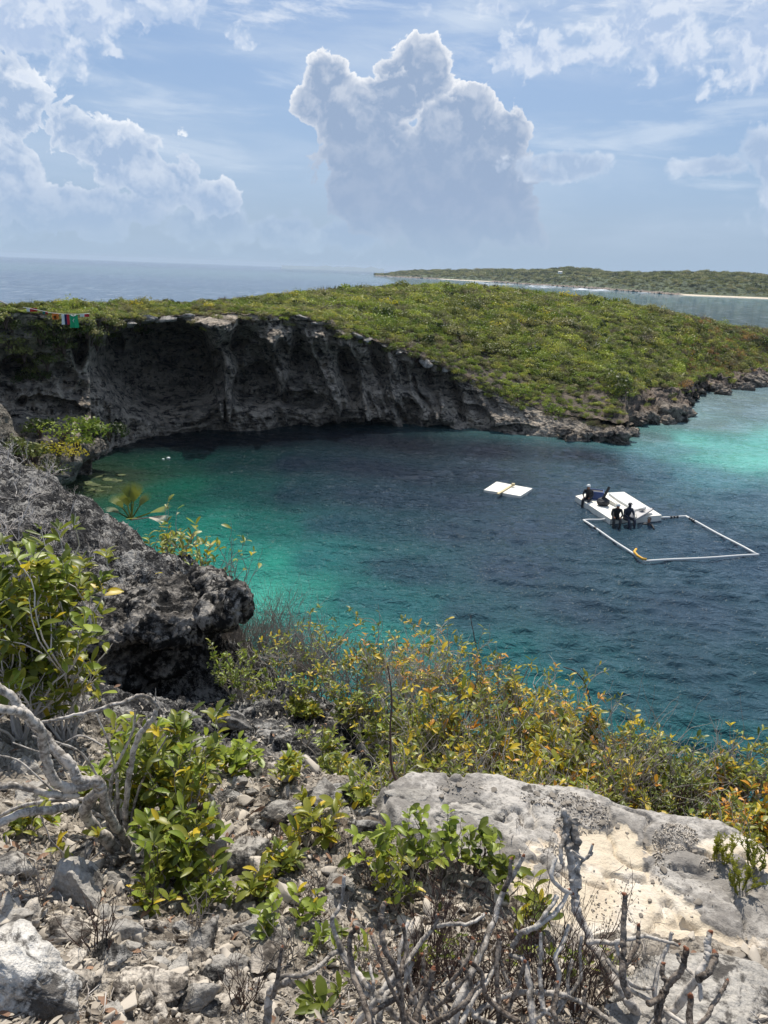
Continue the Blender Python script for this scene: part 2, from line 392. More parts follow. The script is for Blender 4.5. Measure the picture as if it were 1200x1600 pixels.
h = (noise(q1, 0.85, 4, 0.55, 0.8) * 0.62 + S.math('ABSOLUTE', noise(q2, 1.9, 3, 0.55, 0.8) - 0.5) * -0.75 + noise(q2, 5.5, 2, 0.5) * 0.12) * gust
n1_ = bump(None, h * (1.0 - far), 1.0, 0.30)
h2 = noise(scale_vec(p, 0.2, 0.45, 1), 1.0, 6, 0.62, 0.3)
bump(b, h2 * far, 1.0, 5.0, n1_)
painted_glitter = noise(scale_vec(p, .42, .07, 1), 1.0, 5, .75, .4).step(.53, .62) * dist.step(90, 160) * (noise(p, .012, 3, .5).step(.3, .6) * .6 + .2)  # sun glitter on the far sea, painted as pale specks
bc = b.inputs['Base Color'].links[0].from_socket; link(S.tree, mix(painted_glitter * .8, bc, (.72, .78, .84)), b.inputs['Base Color'])
# real waves on the pool: many small swells, crests mostly across the view
_w = np.random.default_rng(21); Zw = np.zeros_like(Xw); gustw = .75 + .6 * fbm(p3(Xw, Yw), .055, 3)
wx_, wy_ = Xw + .5 * fbm(p3(Xw, Yw), .25, 2), Yw + .5 * fbm(p3(Xw, Yw, 7), .25, 2)
for k in range(34):
    lam = .34 * 1.047 ** k * _w.uniform(.9, 1.1); th = _w.normal() * .34 + .10; kk = 2 * math.pi / lam; sl = .080 * (1.0 if lam < 1.2 else .8)
    vis = 1 - smooth(Rg, lam * 55, lam * 95); ph = kk * (wx_ * math.sin(th) + wy_ * math.cos(th)) + _w.uniform(0, 6.28)
    Zw += sl / kk * (np.sin(ph) + .25 * np.sin(2 * ph + 1.2)) * vis
Zw *= gustw * (1 - smooth(Rg, 120, 200)) * smooth(Rg, 6, 10)
obj('sea_water', np.stack([Xw, Yw, Zw], -1), grid_faces(len(aa), len(lr))[:, ::-1].copy(), M_WATER, cols={'depth_light_colour': wcol})['kind'] = 'structure'

# sea bed under it, so the sheet does not hang in the air
M_BED = plain('sea bed', (0.30, 0.28, 0.22), 0.9)
bed = obj('seabed', [(-300, -40, -9), (300, -40, -9), (300, 400, -9), (-300, 400, -9)], [(0, 1, 2, 3)], M_BED); bed['kind'] = 'structure'

# ------------------------------------------------------------------ the near ground: ledge, gully and the ridge on the left
SLAB = [(598,1232),(640,1210),(760,1212),(830,1222),(900,1232),(960,1256),(1050,1272),(1120,1284),(1176,1312),(1215,1345),(1260,1420),(1260,1560),(1200,1545),(1100,1500),(1000,1486),(920,1470),(850,1440),(790,1390),(700,1345),(640,1300),(600,1262)]
SLAB_DROP = 2.09
sp3 = np.array([at_drop(a, b_, SLAB_DROP) for a, b_ in SLAB])
_ctl = [(0,1600,1.62),(150,1600,1.75),(300,1600,1.85),(600,1600,1.9),(900,1600,1.9),(1200,1600,1.86),(-200,1600,1.5),(1400,1600,1.85),
 (0,1450,1.8),(150,1450,1.98),(300,1450,2.05),(600,1450,2.1),(900,1450,2.1),(1200,1450,2.15),(1400,1450,2.2),
 (-200,1300,1.9),(0,1300,2.0),(200,1300,2.2),(400,1300,2.22),(600,1300,2.16),(800,1330,2.12),(1000,1350,2.3),(1200,1370,2.3),(1400,1400,2.3),
 (-200,1150,2.1),(0,1150,2.3),(120,1150,2.45),(230,1150,2.75),(330,1180,2.85),(420,1200,2.62),(500,1215,2.36),(555,1232,2.2),(560,1285,2.14),(640,1330,2.1),(720,1375,2.1),
 (310,1105,4.0),(400,1120,3.55),(250,1095,3.95),(150,1085,3.7),(60,1080,3.2),(470,1100,3.6),(560,1130,3.5),(700,1160,3.4),(850,1180,3.4),(1000,1200,3.5),(1150,1260,3.4),(1300,1330,3.3),
 (0,1000,2.55),(0,900,2.72),(-200,900,2.6),(120,890,2.95),(200,885,3.0),
 (0,800,2.95),(60,830,2.9),(150,870,2.92),(250,905,3.0),(200,860,2.98),(-200,760,3.0),(0,740,3.15),(80,780,3.1),(150,820,3.1),(0,705,3.30),(-150,690,3.2),(-350,680,3.2),(90,748,3.30),(160,795,3.28),(230,850,3.20),(320,895,3.12)]
CP = [at_drop(*c) for c in _ctl]
# beyond the rim the rock falls to the water
for a, b_, d in [(320,895,3.12),(230,850,3.2),(160,795,3.28),(90,748,3.3),(0,705,3.3),(-150,690,3.2)]:
    q = at_drop(a, b_, d); n = np.array([0.62, 0.78, 0])
    for s, dd in ((0.7, 5.2), (1.6, 8.5), (3.0, 12.5), (7.0, 13.0)):
        r = q + n * s; r[2] = EYE - dd; CP.append(r)
for a, b_, d in [(470,1100,3.6),(700,1160,3.4),(850,1180,3.4),(1000,1200,3.5),(1150,1260,3.4),(1300,1330,3.3)]:
    q = at_drop(a, b_, d)
    for s, dd in ((1.2, 4.5), (2.4, 6.3), (4.2, 10.0), (6.5, 13.0), (10, 13.0)):
        r = q + np.array([0.15 * s, s, 0]); r[2] = EYE - dd; CP.append(r)
for x in (-9, -4, 0, 4, 9): CP += [np.array([x, 0.2, EYE - 1.45]), np.array([x, -3, EYE - 1.3])]
for y in (2, 5, 9): CP += [np.array([-11, y, EYE - 2.4]), np.array([10, y, EYE - (2.3 if y < 3 else 6 if y < 6 else 13)])]
for a, b_ in SLAB[:9]:
    q = at_drop(a, b_, 2.04); CP += [q + np.array([0.02, .30, 0]), q + np.array([.05, .9, 0])]; CP[-2][2] = EYE - 2.75; CP[-1][2] = EYE - 3.35
CP = np.array(CP)
_gr = RBF(CP[:, :2], CP[:, 2], 0.02)
def ground_z(x, y):
    """the near ground without its finest roughness"""
    x = np.asarray(x, float); y = np.asarray(y, float)
    z = _gr(np.stack([x, y], -1))
    return np.clip(z, -2, EYE - 1.2)
def rough_z(x, y, z):
    r = np.hypot(x, y)
    near = 1 - smooth(y, 2.6, 4.2)
    amp = 0.03 + 0.12 * (1 - near)
    q = p3(x, y, z)
    rg = fbm(q, 1.1, 6, 0.55, ridged=True)
    fine = fbm(q + 5, 5.0, 4, 0.6)
    pits = np.abs(fbm(q + 9, 3.2, 4, 0.6))
    return (rg - 0.15) * amp * 1.5 + fine * (0.045 + 0.045 * (1 - near)) + (fbm(q + 13, 7.5, 5, .62, ridged=True) - .2) * .035 - (0.10 - np.minimum(pits, 0.1)) * (0.3 + 1.0 * (1 - near)) * 0.55
nA, nL = 820, 700
ga = np.linspace(-1.05, 1.0, nA); gl = np.linspace(math.log(0.75), math.log(22), nL)
GA, GL = np.meshgrid(ga, gl, indexing='ij'); GR = np.exp(GL)
GX, GY = GR * np.sin(GA), GR * np.cos(GA)
# coarse evaluation, then refined bilinearly
ca, cl = ga[::6], gl[::6]
if ca[-1] != ga[-1]: ca = np.append(ca, ga[-1])
if cl[-1] != gl[-1]: cl = np.append(cl, gl[-1])
CA, CL = np.meshgrid(ca, cl, indexing='ij'); CZ = ground_z(np.exp(CL) * np.sin(CA), np.exp(CL) * np.cos(CA))
tmp = np.stack([np.interp(gl, cl, row) for row in CZ]); GZ = np.stack([np.interp(ga, ca, tmp[:, j]) for j in range(nL)], 1)
GZ = GZ + rough_z(GX, GY, GZ)
def poly_sd(X, Y, P):
    d = np.full(X.shape, 1e9); inside = np.zeros(X.shape, bool); n = len(P)
    for i in range(n):
        a, b_ = P[i], P[(i + 1) % n]; e = b_ - a; w = np.stack([X - a[0], Y - a[1]], -1); t = np.clip((w @ e) / (e @ e), 0, 1); q = w - t[..., None] * e; d = np.minimum(d, np.hypot(q[..., 0], q[..., 1]))
        c = ((a[1] > Y) != (b_[1] > Y)) & (X < (b_[0] - a[0]) * (Y - a[1]) / (b_[1] - a[1] + 1e-12) + a[0]); inside ^= c
    return np.where(inside, d, -d)
_sd = poly_sd(GX, GY, sp3[:, :2]); _k = smooth(_sd, -.01, .07)
GZ = GZ * (1 - _k) + np.minimum(GZ, EYE - SLAB_DROP - .12) * _k
M_GROUND, b = new_mat('limestone ground'); p = pos()
n1 = noise(p, 2.6, 8, 0.65); n2 = noise(p, 14, 6, 0.7); n3 = noise(p, 70, 3, 0.6); kv = attr('karst')
soil = (noise(p, 1.9, 6, 0.6) + (n2 - 0.5) * 0.7).step(0.52, 0.62)
c = mix(n2.step(0.35, 0.65), srgb(118, 110, 100), srgb(182, 173, 160)); c = mix(soil * 0.9, c, srgb(78, 67, 56)); c = mix((noise(p, 7, 6, .7) + (n3 - .5) * .4).step(.52, .60) * .75, c, srgb(64, 56, 48)); c = mix(n3.step(0.5, 0.7) * 0.4, c, srgb(70, 62, 56))
ck = mix((n1 + (n2 - .5) * .9).step(0.40, 0.62), srgb(62, 61, 61), srgb(150, 147, 142)); ck = mix((noise(p, 5, 8, 0.75) + (n3 - .5) * .4).step(0.56, 0.44), ck, srgb(34, 34, 35))
link(S.tree, mix(kv, c, ck), b.inputs['Base Color']); b.inputs['Roughness'].default_value = 0.95; b.inputs['Specular IOR Level'].default_value = 0.15
bump(b, n2 + n3 * 0.4 + voronoi(p, 40) * 0.5, 0.9, 0.03)
karst = smooth(GY + 0.35 * fbm(p3(GX, GY), 1.2, 3), 2.9, 4.3)
karst = np.maximum(karst, smooth(-GX, 2.2, 3.2))
g_ = obj('limestone_ground', np.stack([GX, GY, GZ], -1), grid_faces(nA, nL)[:, ::-1].copy(), M_GROUND, cols={'karst': karst.ravel()}); g_['kind'] = 'structure'
from mathutils.bvhtree import BVHTree
_dg = None
def bvh_of(o): return BVHTree.FromPolygons([tuple(v.co) for v in o.data.vertices], [tuple(p_.vertices) for p_ in o.data.polygons])
GB = [None]
def gz(x, y):
    """height of the finished ground mesh: bilinear look-up in its grid"""
    a = math.atan2(x, y); l = math.log(max(0.76, math.hypot(x, y)))
    i = np.clip((a - ga[0]) / (ga[1] - ga[0]), 0, nA - 1.001); j = np.clip((l - gl[0]) / (gl[1] - gl[0]), 0, nL - 1.001)
    i0, j0 = int(i), int(j); u, v = i - i0, j - j0
    return float(GZ[i0, j0] * (1 - u) * (1 - v) + GZ[i0 + 1, j0] * u * (1 - v) + GZ[i0, j0 + 1] * (1 - u) * v + GZ[i0 + 1, j0 + 1] * u * v)
def on_ground(px, py, start=0.9):
    """where the sight line of a photo pixel meets the near ground"""
    d = ray(px, py); h = math.hypot(d[0], d[1]); t = start / h; prev = t
    while t < 40:
        P = d * t; z = EYE + P[2]
        if z <= gz(P[0], P[1]):
            lo, hi = prev, t
            for _ in range(12):
                m = (lo + hi) / 2; P = d * m
                if EYE + P[2] <= gz(P[0], P[1]): hi = m
                else: lo = m
            P = d * hi; return np.array([P[0], P[1], EYE + P[2]])
        prev = t; t *= 1.015
    return at_z(px, py, 0)

# ------------------------------------------------------------------ rocks
def ico(sub):
    bm = bmesh.new(); bmesh.ops.create_icosphere(bm, subdivisions=sub, radius=1.0)
    V = np.array([v.co[:] for v in bm.verts], np.float32); F = np.array([[v.index for v in f.verts] for f in bm.faces], np.int32); bm.free(); return V, F
_ICO = {k: ico(k) for k in (2, 3, 4, 5, 6)}
def rock_shape(sub, seed, chop=7, rough=0.12, flat=1.0, pit=0.0, strata=0.0, boxy=0, dmin=.45, dmax=.8):
    r = np.random.default_rng(seed); V, F = _ICO[sub]; V = V.copy()
    if boxy: V /= ((np.abs(V) ** boxy).sum(1, keepdims=True)) ** (1 / boxy)
    for _ in range(chop):
        n = r.normal(size=3); n /= np.linalg.norm(n); d = r.uniform(dmin, dmax); k = V @ n; V -= np.outer(np.maximum(k - d, 0) * 0.92, n).astype(np.float32)
    N = V / np.linalg.norm(V, axis=1, keepdims=True); o = r.uniform(0, 50, 3)
    dsp = fbm(V + o, 1.6, 5, 0.55) * rough
    if pit: dsp = dsp - np.maximum(0, 0.16 - np.abs(fbm(V + o + 7, 2.6, 4, 0.6))) * pit
    if strata: dsp = dsp + strata * fbm(np.stack([V[:, 0] * .5, V[:, 1] * .5, V[:, 2] * 5 + 3 * fbm(V + o, .8, 2)], -1) + o, 1.0, 4, 0.6)
    V = V + N * dsp[:, None]; V[:, 2] *= flat
    return V, F
def voxel_union(blobs, size, name, boxy=0, chop=8):
    """several overlapping lumps fused into one skin"""
    bm = bmesh.new()
    for (c, s, rot, seed) in blobs:
        V, F = rock_shape(4, seed, chop, 0.08, boxy=boxy); M = Euler(rot).to_matrix()
        vs_ = [bm.verts.new(Vector(c) + M @ Vector((v[0] * s[0], v[1] * s[1], v[2] * s[2]))) for v in V]
        for f in F: bm.faces.new([vs_[i] for i in f])
    me = bpy.data.meshes.new('raw'); bm.to_mesh(me); bm.free(); o = bpy.data.objects.new('raw', me); C.objects.link(o)
    m = o.modifiers.new('r', 'REMESH'); m.mode = 'VOXEL'; m.voxel_size = size
    s = o.modifiers.new('s', 'SMOOTH'); s.iterations = 3; s.factor = 0.5
    dg = bpy.context.evaluated_depsgraph_get(); me2 = bpy.data.meshes.new_from_object(o.evaluated_get(dg))
    n = len(me2.vertices); V = np.empty(n * 3, np.float32); me2.vertices.foreach_get('co', V); N = np.empty(n * 3, np.float32); me2.vertices.foreach_get('normal', N)
    F = [tuple(p_.vertices) for p_ in me2.polygons]
    bpy.data.objects.remove(o); bpy.data.meshes.remove(me); bpy.data.meshes.remove(me2)
    return V.reshape(-1, 3), N.reshape(-1, 3), F
def karst_disp(V, N, amp, f, strata=0.6, sharp=0.5):
    st = fbm(np.stack([V[:, 0] * .45, V[:, 1] * .45, V[:, 2] * 3.2 + 1.2 * fbm(V, f * .4, 2)], -1), f * 1.2, 4, 0.55)
    rg = fbm(V + 3, f, 6, 0.58, ridged=True); pit = np.maximum(0, 0.14 - np.abs(fbm(V + 11, f * 2.2, 4, 0.6)))
    return V + N * (amp * (strata * st + sharp * (rg - 0.1) - 1.6 * pit))[:, None]
# the overhanging outcrop at the left
def B(px, py, y, sx, sy, sz, rot=(0, 0, 0), seed=1): return (at_y(px, py, y), (sx, sy, sz), rot, seed)
bl = [B(110,950,6.9,.95,1.0,.20,(.05,.02,.1),11), B(215,945,6.8,.72,.9,.14,(.05,.03,0),12), B(290,950,6.5,.42,.60,.10,(.05,.03,.1),13), B(350,945,6.4,.17,.34,.09,(0,-.05,.1),14), B(368,925,6.35,.09,.16,.09,(0,.3,.4),25),
      B(50,1000,6.7,1.0,.9,.52,(0,0,0),15), B(165,1000,6.8,.62,.75,.24,(-.1,.05,0),16), B(235,995,6.9,.50,.66,.13,(-.1,.12,0),17), B(290,975,7.0,.34,.6,.07,(-.1,.0,0),26), B(150,1060,6.8,.50,.6,.34,(-.15,.1,0),18),
      B(205,1070,7.0,.36,.5,.20,(-.1,.25,0),19), B(190,1120,6.7,.5,.5,.20,(0,.1,0),20), B(90,1110,6.5,.6,.6,.5,(0,0,0),21), B(318,1018,7.6,.26,.5,.04,(0,-.1,0),22), B(310,1048,7.5,.26,.5,.035,(0,-.05,0),23), B(280,1085,7.4,.3,.5,.12,(0,0,0),24), B(330,915,6.9,.16,.2,.07,(0,0,0),27), B(240,905,7.2,.2,.25,.10,(0,0,0),28)]
V, N, F = voxel_union(bl, 0.024, 'outcrop', 5, 3); 
_l = fbm(np.stack([V[:, 0] * .7, V[:, 1] * .7, V[:, 2] * 7 + 1.6 * fbm(V, .9, 3)], -1), 1.0, 3, .6); _s = np.sign(_l) * np.abs(_l) ** .6
V = V + N * (0.075 * _s + 0.05 * fbm(V, 3.2, 6, .62) + 0.13 * (fbm(V + 2, 3.6, 6, .62, ridged=True) - .3) + 0.06 * (fbm(V + 5, 9, 4, .65, ridged=True) - .2) - 0.26 * np.maximum(0, 0.10 - np.abs(fbm(V + 31, 5.5, 4, .6))))[:, None]
M_OUT = rock_mat('outcrop limestone', srgb(166, 160, 152), srgb(84, 80, 76), srgb(24, 24, 24), 2.6, 0.22, 0.045, contrast=1.5)
oc = obj('rock_outcrop', V, F, M_OUT); tag(oc, 'dark pitted limestone outcrop overhanging the gully above the turquoise water', 'rock outcrop')

# ------------------------------------------------------------------ the cliff round the pool
def curve(tbl, x): t = np.array(tbl, float); return np.stack([np.interp(x, t[:, 0], t[:, k]) for k in range(1, t.shape[1])], -1)
BASE = [(-400,900),(-200,830),(-60,780),(60,742),(140,718),(165,705),(200,690),(250,677),(330,671),(420,668),(450,662),(520,664),(600,662),(700,668),(760,674),(800,680),(900,686),(975,690)]
TOP = [(-400,480),(-200,480),(0,488),(100,494),(180,500),(250,496),(350,491),(470,494),(520,508),(600,538),(680,564),(740,594),(800,624),(850,643),(920,658),(975,670)]
LEAN = [(-400,-2),(0,1.0),(140,1.2),(250,1.0),(450,-0.5),(600,0.6),(750,2.5),(900,2.0),(975,0.5)]
ns, nt = 760, 250
sx = np.linspace(-400, 975, ns); by = curve(BASE, sx)[:, 0]; ty = curve(TOP, sx)[:, 0] + 5 * fbm(p3(sx / 22, sx * 0), 1.0, 5, .6); le = curve(LEAN, sx)[:, 0]
Bp = np.array([at_z(a, b_) for a, b_ in zip(sx, by)])
# left of x=140 the wall keeps its distance instead of running to the camera
for i, a in enumerate(sx):
    if a < 140:
        k = smooth((140 - a) / 540, 0, 1); q = at_y(a, 700, 41 - 9 * (140 - a) / 540); Bp[i] = [q[0], q[1], 0]
Tp = np.array([at_y(a, t_, b_[1] + l_) for a, t_, b_, l_ in zip(sx, ty, Bp, le)])
Tp[:, 2] = np.maximum(Tp[:, 2], 0.5)
tt = np.linspace(0, 1, nt)
SS, TT = np.meshgrid(sx, tt, indexing='ij')
W = Bp[:, None] * (1 - TT[..., None]) + Tp[:, None] * TT[..., None]
hgt = (Tp[:, 2] / 8.0)[:, None]
W[..., 2] = Bp[:, None, 2] * (1 - TT) - 0.6 * (1 - TT) ** 6 + Tp[:, None, 2] * TT
PY = by[:, None] * (1 - TT) + ty[:, None] * TT          # photo row of each point
prof = 3.6 * np.exp(-((TT - .62) / .24) ** 2) * hgt + 0.4 * np.exp(-((TT - 0.93) / 0.05) ** 2)
prof -= 0.0
# wavy photo coordinates so that nothing reads as an ellipse
wx = SS + 16 * fbm(W, 0.22, 4); wy = PY + 12 * fbm(W + 40, 0.25, 4)
caves = [(250,572,112,80,5.5,0),(285,530,60,30,1.2,0),(30,588,34,26,2.2,0),(124,545,14,38,2.6,0),(178,548,15,26,2.2,.2),(372,530,26,22,1.6,0),(402,605,42,34,3.6,.1),(352,590,12,30,1.2,0),
         (440,560,50,22,.9,.4),(476,570,20,26,1.0,.4),(470,620,42,14,1.8,.5),(545,582,17,52,3.0,.2),(592,560,16,30,1.8,.35),(640,640,20,26,1.6,.2),(668,600,20,46,2.0,.3),(706,620,18,44,2.0,.35),(742,650,26,18,1.3,.5),
         (800,668,40,9,1.4,.4),(560,655,60,12,1.8,0),(650,668,70,8,1.5,0),(460,664,40,8,1.2,0),(-120,600,60,60,3,0),(75,640,60,16,1.5,.0)]
dep = np.zeros_like(SS)
for (cx, cy_, rx, ry, d, sl) in caves:
    u = (wx - cx - sl * (wy - cy_)) / rx; v = (wy - cy_) / ry
    dep += 1.0 * d * smooth(1.0 - np.sqrt(u * u + v * v), -0.06, 0.30)
for (cx, top_, bot_, w_, d) in [(348,500,642,26,3.2),(330,500,560,40,2.0),(362,560,648,12,3.4),(438,520,618,22,2.2),(418,520,575,18,1.6),(560,520,650,12,1.8),(520,520,640,16,1.8),(300,498,530,50,1.2),(620,560,640,12,1.4),(665,575,655,12,1.4)]:
    f_ = np.clip((wy - top_) / (bot_ - top_), 0, 1); ww = w_ * (1 - f_ ** 1.6) + 2; u = (wx - cx + (0 if cx < 500 else (wy - 600) * -.35)) / ww
    dep -= .85 * d * smooth(1.0 - np.abs(u), 0, .5) * smooth(wy, top_ - 20, top_ + 10) * (1 - smooth(wy, bot_ - 10, bot_ + 4))
# hanging ribs that lean to the right as they go down
rib = fbm(p3((wx + (PY - 560) * -0.45) / 26, PY / 160, 0), 1.0, 3, 0.5, ridged=True)
ribw = smooth(SS, 300, 420) * (1 - smooth(SS, 860, 960)) * np.sin(np.pi * np.clip(TT, 0, 1)) ** 0.7
dep -= (rib - 0.1) * 1.7 * ribw
rib2 = fbm(p3((wx + (PY - 560) * .15) / 24, PY / 38, 5), 1.0, 4, 0.5, ridged=True); dep -= (rib2 - .1) * 1.3 * np.sin(np.pi * np.clip(TT * 1.1, 0, 1)) * (1 - ribw * .5)
qs = np.stack([W[..., 0] * 0.35, W[..., 1] * 0.35, W[..., 2] * 1.9 + (W[..., 0] * 0.22) * smooth(SS, 300, 420) + 1.1 * fbm(W, 0.2, 3)], -1)
strat = fbm(qs, 1.0, 5, 0.6)
rgd = fbm(W + 21, 0.45, 6, 0.55, ridged=True)
dep += strat * -.85 - (rgd - 0.2) * 1.0 * np.clip(hgt * 1.2, .3, 1)
dep -= (fbm(W * np.array([1, 1, 1.6]) + 50, 1.1, 4, 0.6, ridged=True) - .25) * .28
edgew = np.minimum(1, smooth(TT, 0, .03)) * (1 - smooth(TT, 0.95, 1.0)) * np.clip(hgt * 1.6, 0.25, 1)
dirv = Bp[:, None, :2] / np.linalg.norm(Bp[:, None, :2], axis=-1, keepdims=True)
W[..., :2] += dirv * ((prof + dep) * edgew)[..., None]
W[..., 2] += 0.25 * fbm(W + 3, 0.6, 4) * edgew
o_ = obj('cliff', W, grid_faces(ns, nt), M_CLIFF); o_['kind'] = 'structure'

# ------------------------------------------------------------------ headland behind the cliff
FRONT = [(-400,480,0),(0,488,0),(975,684,0)]
WL = [(975,688),(985,672),(1000,664),(1020,660),(1045,656),(1060,652),(1072,640),(1085,628),(1100,614),(1130,610),(1160,604),(1200,596),(1260,590),(1400,584)]
CR = [(-400,478,34),(-200,478,36),(0,481,41),(100,479,46),(200,479,56),(300,477,63),(380,470,70),(450,463,76),(550,458,88),(620,453,94),(680,450,98),(750,453,102),(850,464,105),(950,476,106),(1040,490,106),(1130,512,108),(1200,523,110),(1400,552,116)]
nh, nu = 900, 170
hx = np.linspace(-400, 1400, nh)
Fp = np.zeros((nh, 3)); Bq = np.zeros((nh, 3))
for i, a in enumerate(hx):
    if a <= 975:
        Fp[i] = [np.interp(a, sx, Tp[:, k]) for k in range(3)]; Fp[i][2] += 0.0
    else:
        Fp[i] = at_z(a, np.interp(a, *np.array(WL).T)); Fp[i][2] = -0.4
    c_ = curve(CR, a); Bq[i] = at_y(a, c_[0], max(c_[1], Fp[i][1] + 3))
uu = np.concatenate([np.linspace(0, 1, 130), 1 + np.linspace(0.02, 1, 40)])
HU = uu[None, :]
U1 = np.minimum(HU, 1)[..., None]
Hh = Fp[:, None] * (1 - U1) + Bq[:, None] * U1
ze = np.sin(np.minimum(HU, 1) * np.pi / 2) ** 0.85
low = smooth(hx, 860, 1080)[:, None]
ze = ze * (1 - low) + low * (0.20 * smooth(HU, -.02, .22) + 0.80 * smooth(HU, .14, 1.0))
Hh[..., 2] = Fp[:, None, 2] * (1 - ze) + Bq[:, None, 2] * ze
bk = np.maximum(HU - 1, 0)
dirh = Bq[:, :2] / np.linalg.norm(Bq[:, :2], axis=-1, keepdims=True)
Hh[..., :2] += dirh[:, None] * (bk * 26)[..., None]
Hh[..., 2] = Hh[..., 2] - (Bq[:, None, 2] + 1.0) * smooth(bk, 0, 1) * (bk > 0)
lump = fbm(Hh * np.array([1, 1, 0]), 0.09, 4)
rocky = np.clip(1 - smooth(HU, 0.16, 0.26), 0, 1) * low
rk = fbm(Hh * np.array([1, 1, 0]), 0.42, 6, 0.62, ridged=True); Hh[..., :2] += (np.stack([fbm(Hh, .35, 4), fbm(Hh + 9, .35, 4)], -1) * (2.2 * rocky)[..., None])
Hh[..., 2] += lump * 1.1 * smooth(HU, 0.03, .25) * (1 - smooth(HU, 0.8, 1.0)) + (rk - .1) * (0.08 + 1.5 * rocky) * (HU < 1.0)
M_HEAD, b = new_mat('headland soil and rock'); p = pos(); rkv = attr('rocky'); n1 = noise(p, 0.9, 7, 0.7); n2 = noise(p, 5, 5, 0.7)
c = mix(n1.step(.4, .6), srgb(58, 52, 42), srgb(104, 92, 76)); cr = mix((n1 + (n2 - .5) * .6).step(.42, .6), srgb(48, 43, 40), srgb(128, 112, 98)); cr = mix(noise(p, 0.35, 6, .6).step(.58, .66) * .7, cr, srgb(176, 158, 142))
link(S.tree, mix(rkv, c, cr), b.inputs['Base Color']); b.inputs['Roughness'].default_value = 0.95; bump(b, n1 + n2 * .4, 1.0, 0.4)
o_ = obj('headland_hill', Hh, grid_faces(nh, len(uu)), M_HEAD, cols={'rocky': np.broadcast_to(np.maximum(rocky, 0.6 * (1 - smooth(HU, 0.0, .03))), Hh.shape[:2]).ravel()}); o_['kind'] = 'structure'
# shore rocks of the point
_r = np.random.default_rng(44)
for k in range(64):
    a = _r.uniform(880, 1290); wy_ = np.interp(a, *np.array([(880,684)] + WL).T); up_ = _r.uniform(-1, 1) ** 3 * 10 - 3; s = _r.uniform(.35, 1.25) * (1.2 if a > 1050 else .8)
    q = at_z(a, wy_ + min(up_, 1.5), .3); V, F = rock_shape(4, 900 + k % 12, 8, 0.45, 1.0, 1.3, .25); V = V * s * np.array([1.2, 1.0, .62]); o_ = obj('shore_rock', V, F, M_SHORE)
    o_.location = (q[0], q[1], .12 * s + (.4 if up_ < -3 else 0)); o_.rotation_euler = (_r.uniform(-.3, .3), _r.uniform(-.3, .3), _r.uniform(0, 6))
    tag(o_, 'dark jagged limestone boulder at the waterline of the headland point', 'rock', 'boulders along the headland waterline')
# ------------------------------------------------------------------ mound under the bushes at the foot of the cliff
bl = [B(10,760,36,3.2,2.2,1.9,(0,0,0),31), B(66,745,35.5,1.6,1.6,1.3,(0,.1,0),32), B(104,736,35,.7,.9,.7,(0,.1,0),33), B(40,700,38,2.2,2.0,1.6,(0,0,0),34), B(95,705,38.5,1.3,1.6,.9,(0,.3,0),35), B(-80,700,34,3.5,2.5,3,(0,0,0),36), B(125,700,41,1.3,1.6,.7,(0,.2,0),37)]
V, N, F = voxel_union(bl, 0.16, 'mound'); V = karst_disp(V, N, 0.4, 0.5, 0.8, 0.6)
M_MOUND = rock_mat('talus rock', srgb(140, 133, 122), srgb(88, 82, 74), srgb(40, 37, 34), 0.8, 0.5, 0.14, strata=1)
o_ = obj('rock_mound', V, F, M_MOUND); tag(o_, 'low grey rock mound under bushes at the left foot of the cliff', 'rock mound')
# pale slabs just under the surface by the far left bank
M_SUNK = rock_mat('sunken rock', srgb(104, 112, 72), srgb(70, 80, 54), srgb(34, 44, 34), 1.4, .5, .05)
for k, (a, b_, s) in enumerate([(150,742,.7),(140,756,0.6),(172,748,0.4),(190,742,.3),(160,764,.5),(148,764,.4),(182,752,.35),(165,738,.4)]):
    q = at_z(a, b_); V, F = rock_shape(4, 60 + k, 7, .5, .10); o_ = obj('sunken_rock', V * s, F, M_SUNK); o_.location = (q[0], q[1], -.02 * s); o_.rotation_euler.z = k * 2
    tag(o_, 'pale flat rock awash at the left bank of the pool', 'rock', 'flat rocks awash by the left bank')

# ------------------------------------------------------------------ far shore
FB = [(585,431),(640,434),(700,437),(760,440),(830,445),(940,452),(1040,460),(1100,463),(1200,467),(1400,478),(1700,496)]
FT = [(585,430.2),(620,427.5),(650,426),(700,425.5),(760,425),(850,427),(878,423.5),(905,425.5),(960,431),(1050,430),(1120,432),(1200,435),(1400,441),(1700,450)]
nf, nv = 1100, 90
fx = np.linspace(585, 1700, nf); Fb = np.array([at_z(a, curve(FB, a)[0]) for a in fx])
fd = np.linalg.norm(Fb[:, :2], axis=1); fu = np.linspace(0, 1.6, nv)[None]
prof_h = np.array([EYE + ray(a, curve(FT, a)[0])[2] / math.hypot(*ray(a, curve(FT, a)[0])[:2]) * (d + 260) for a, d in zip(fx, fd)])
FF = np.zeros((nf, nv, 3)); dn = Fb[:, :2] / fd[:, None]
FF[..., :2] = dn[:, None] * (fd[:, None] + 260 * fu)[..., None]
hh = smooth(fu, 0.10, 0.5) * 0.55 + smooth(fu, 0.4, 1.0) * 0.45
hh = hh * (1 - smooth(fu, 1.0, 1.6))
FF[..., 2] = np.maximum(prof_h, 1.5)[:, None] * hh + 0.9 * smooth(fu, 0.0, 0.05) - 0.5
bump_ = fbm(FF * np.array([1, 1, 0]), 0.012, 4) * 2.5 + fbm(FF * np.array([1, 1, 0]), 0.07, 5, 0.65, ridged=True) * 4.0
FF[..., 2] += bump_ * smooth(fu, 0.12, .25) * (1 - smooth(fu, .97, 1.02) * .0) * np.clip(np.maximum(prof_h, 1)[:, None] / 12, .12, 1)
sand = np.zeros((nf, nv)); 
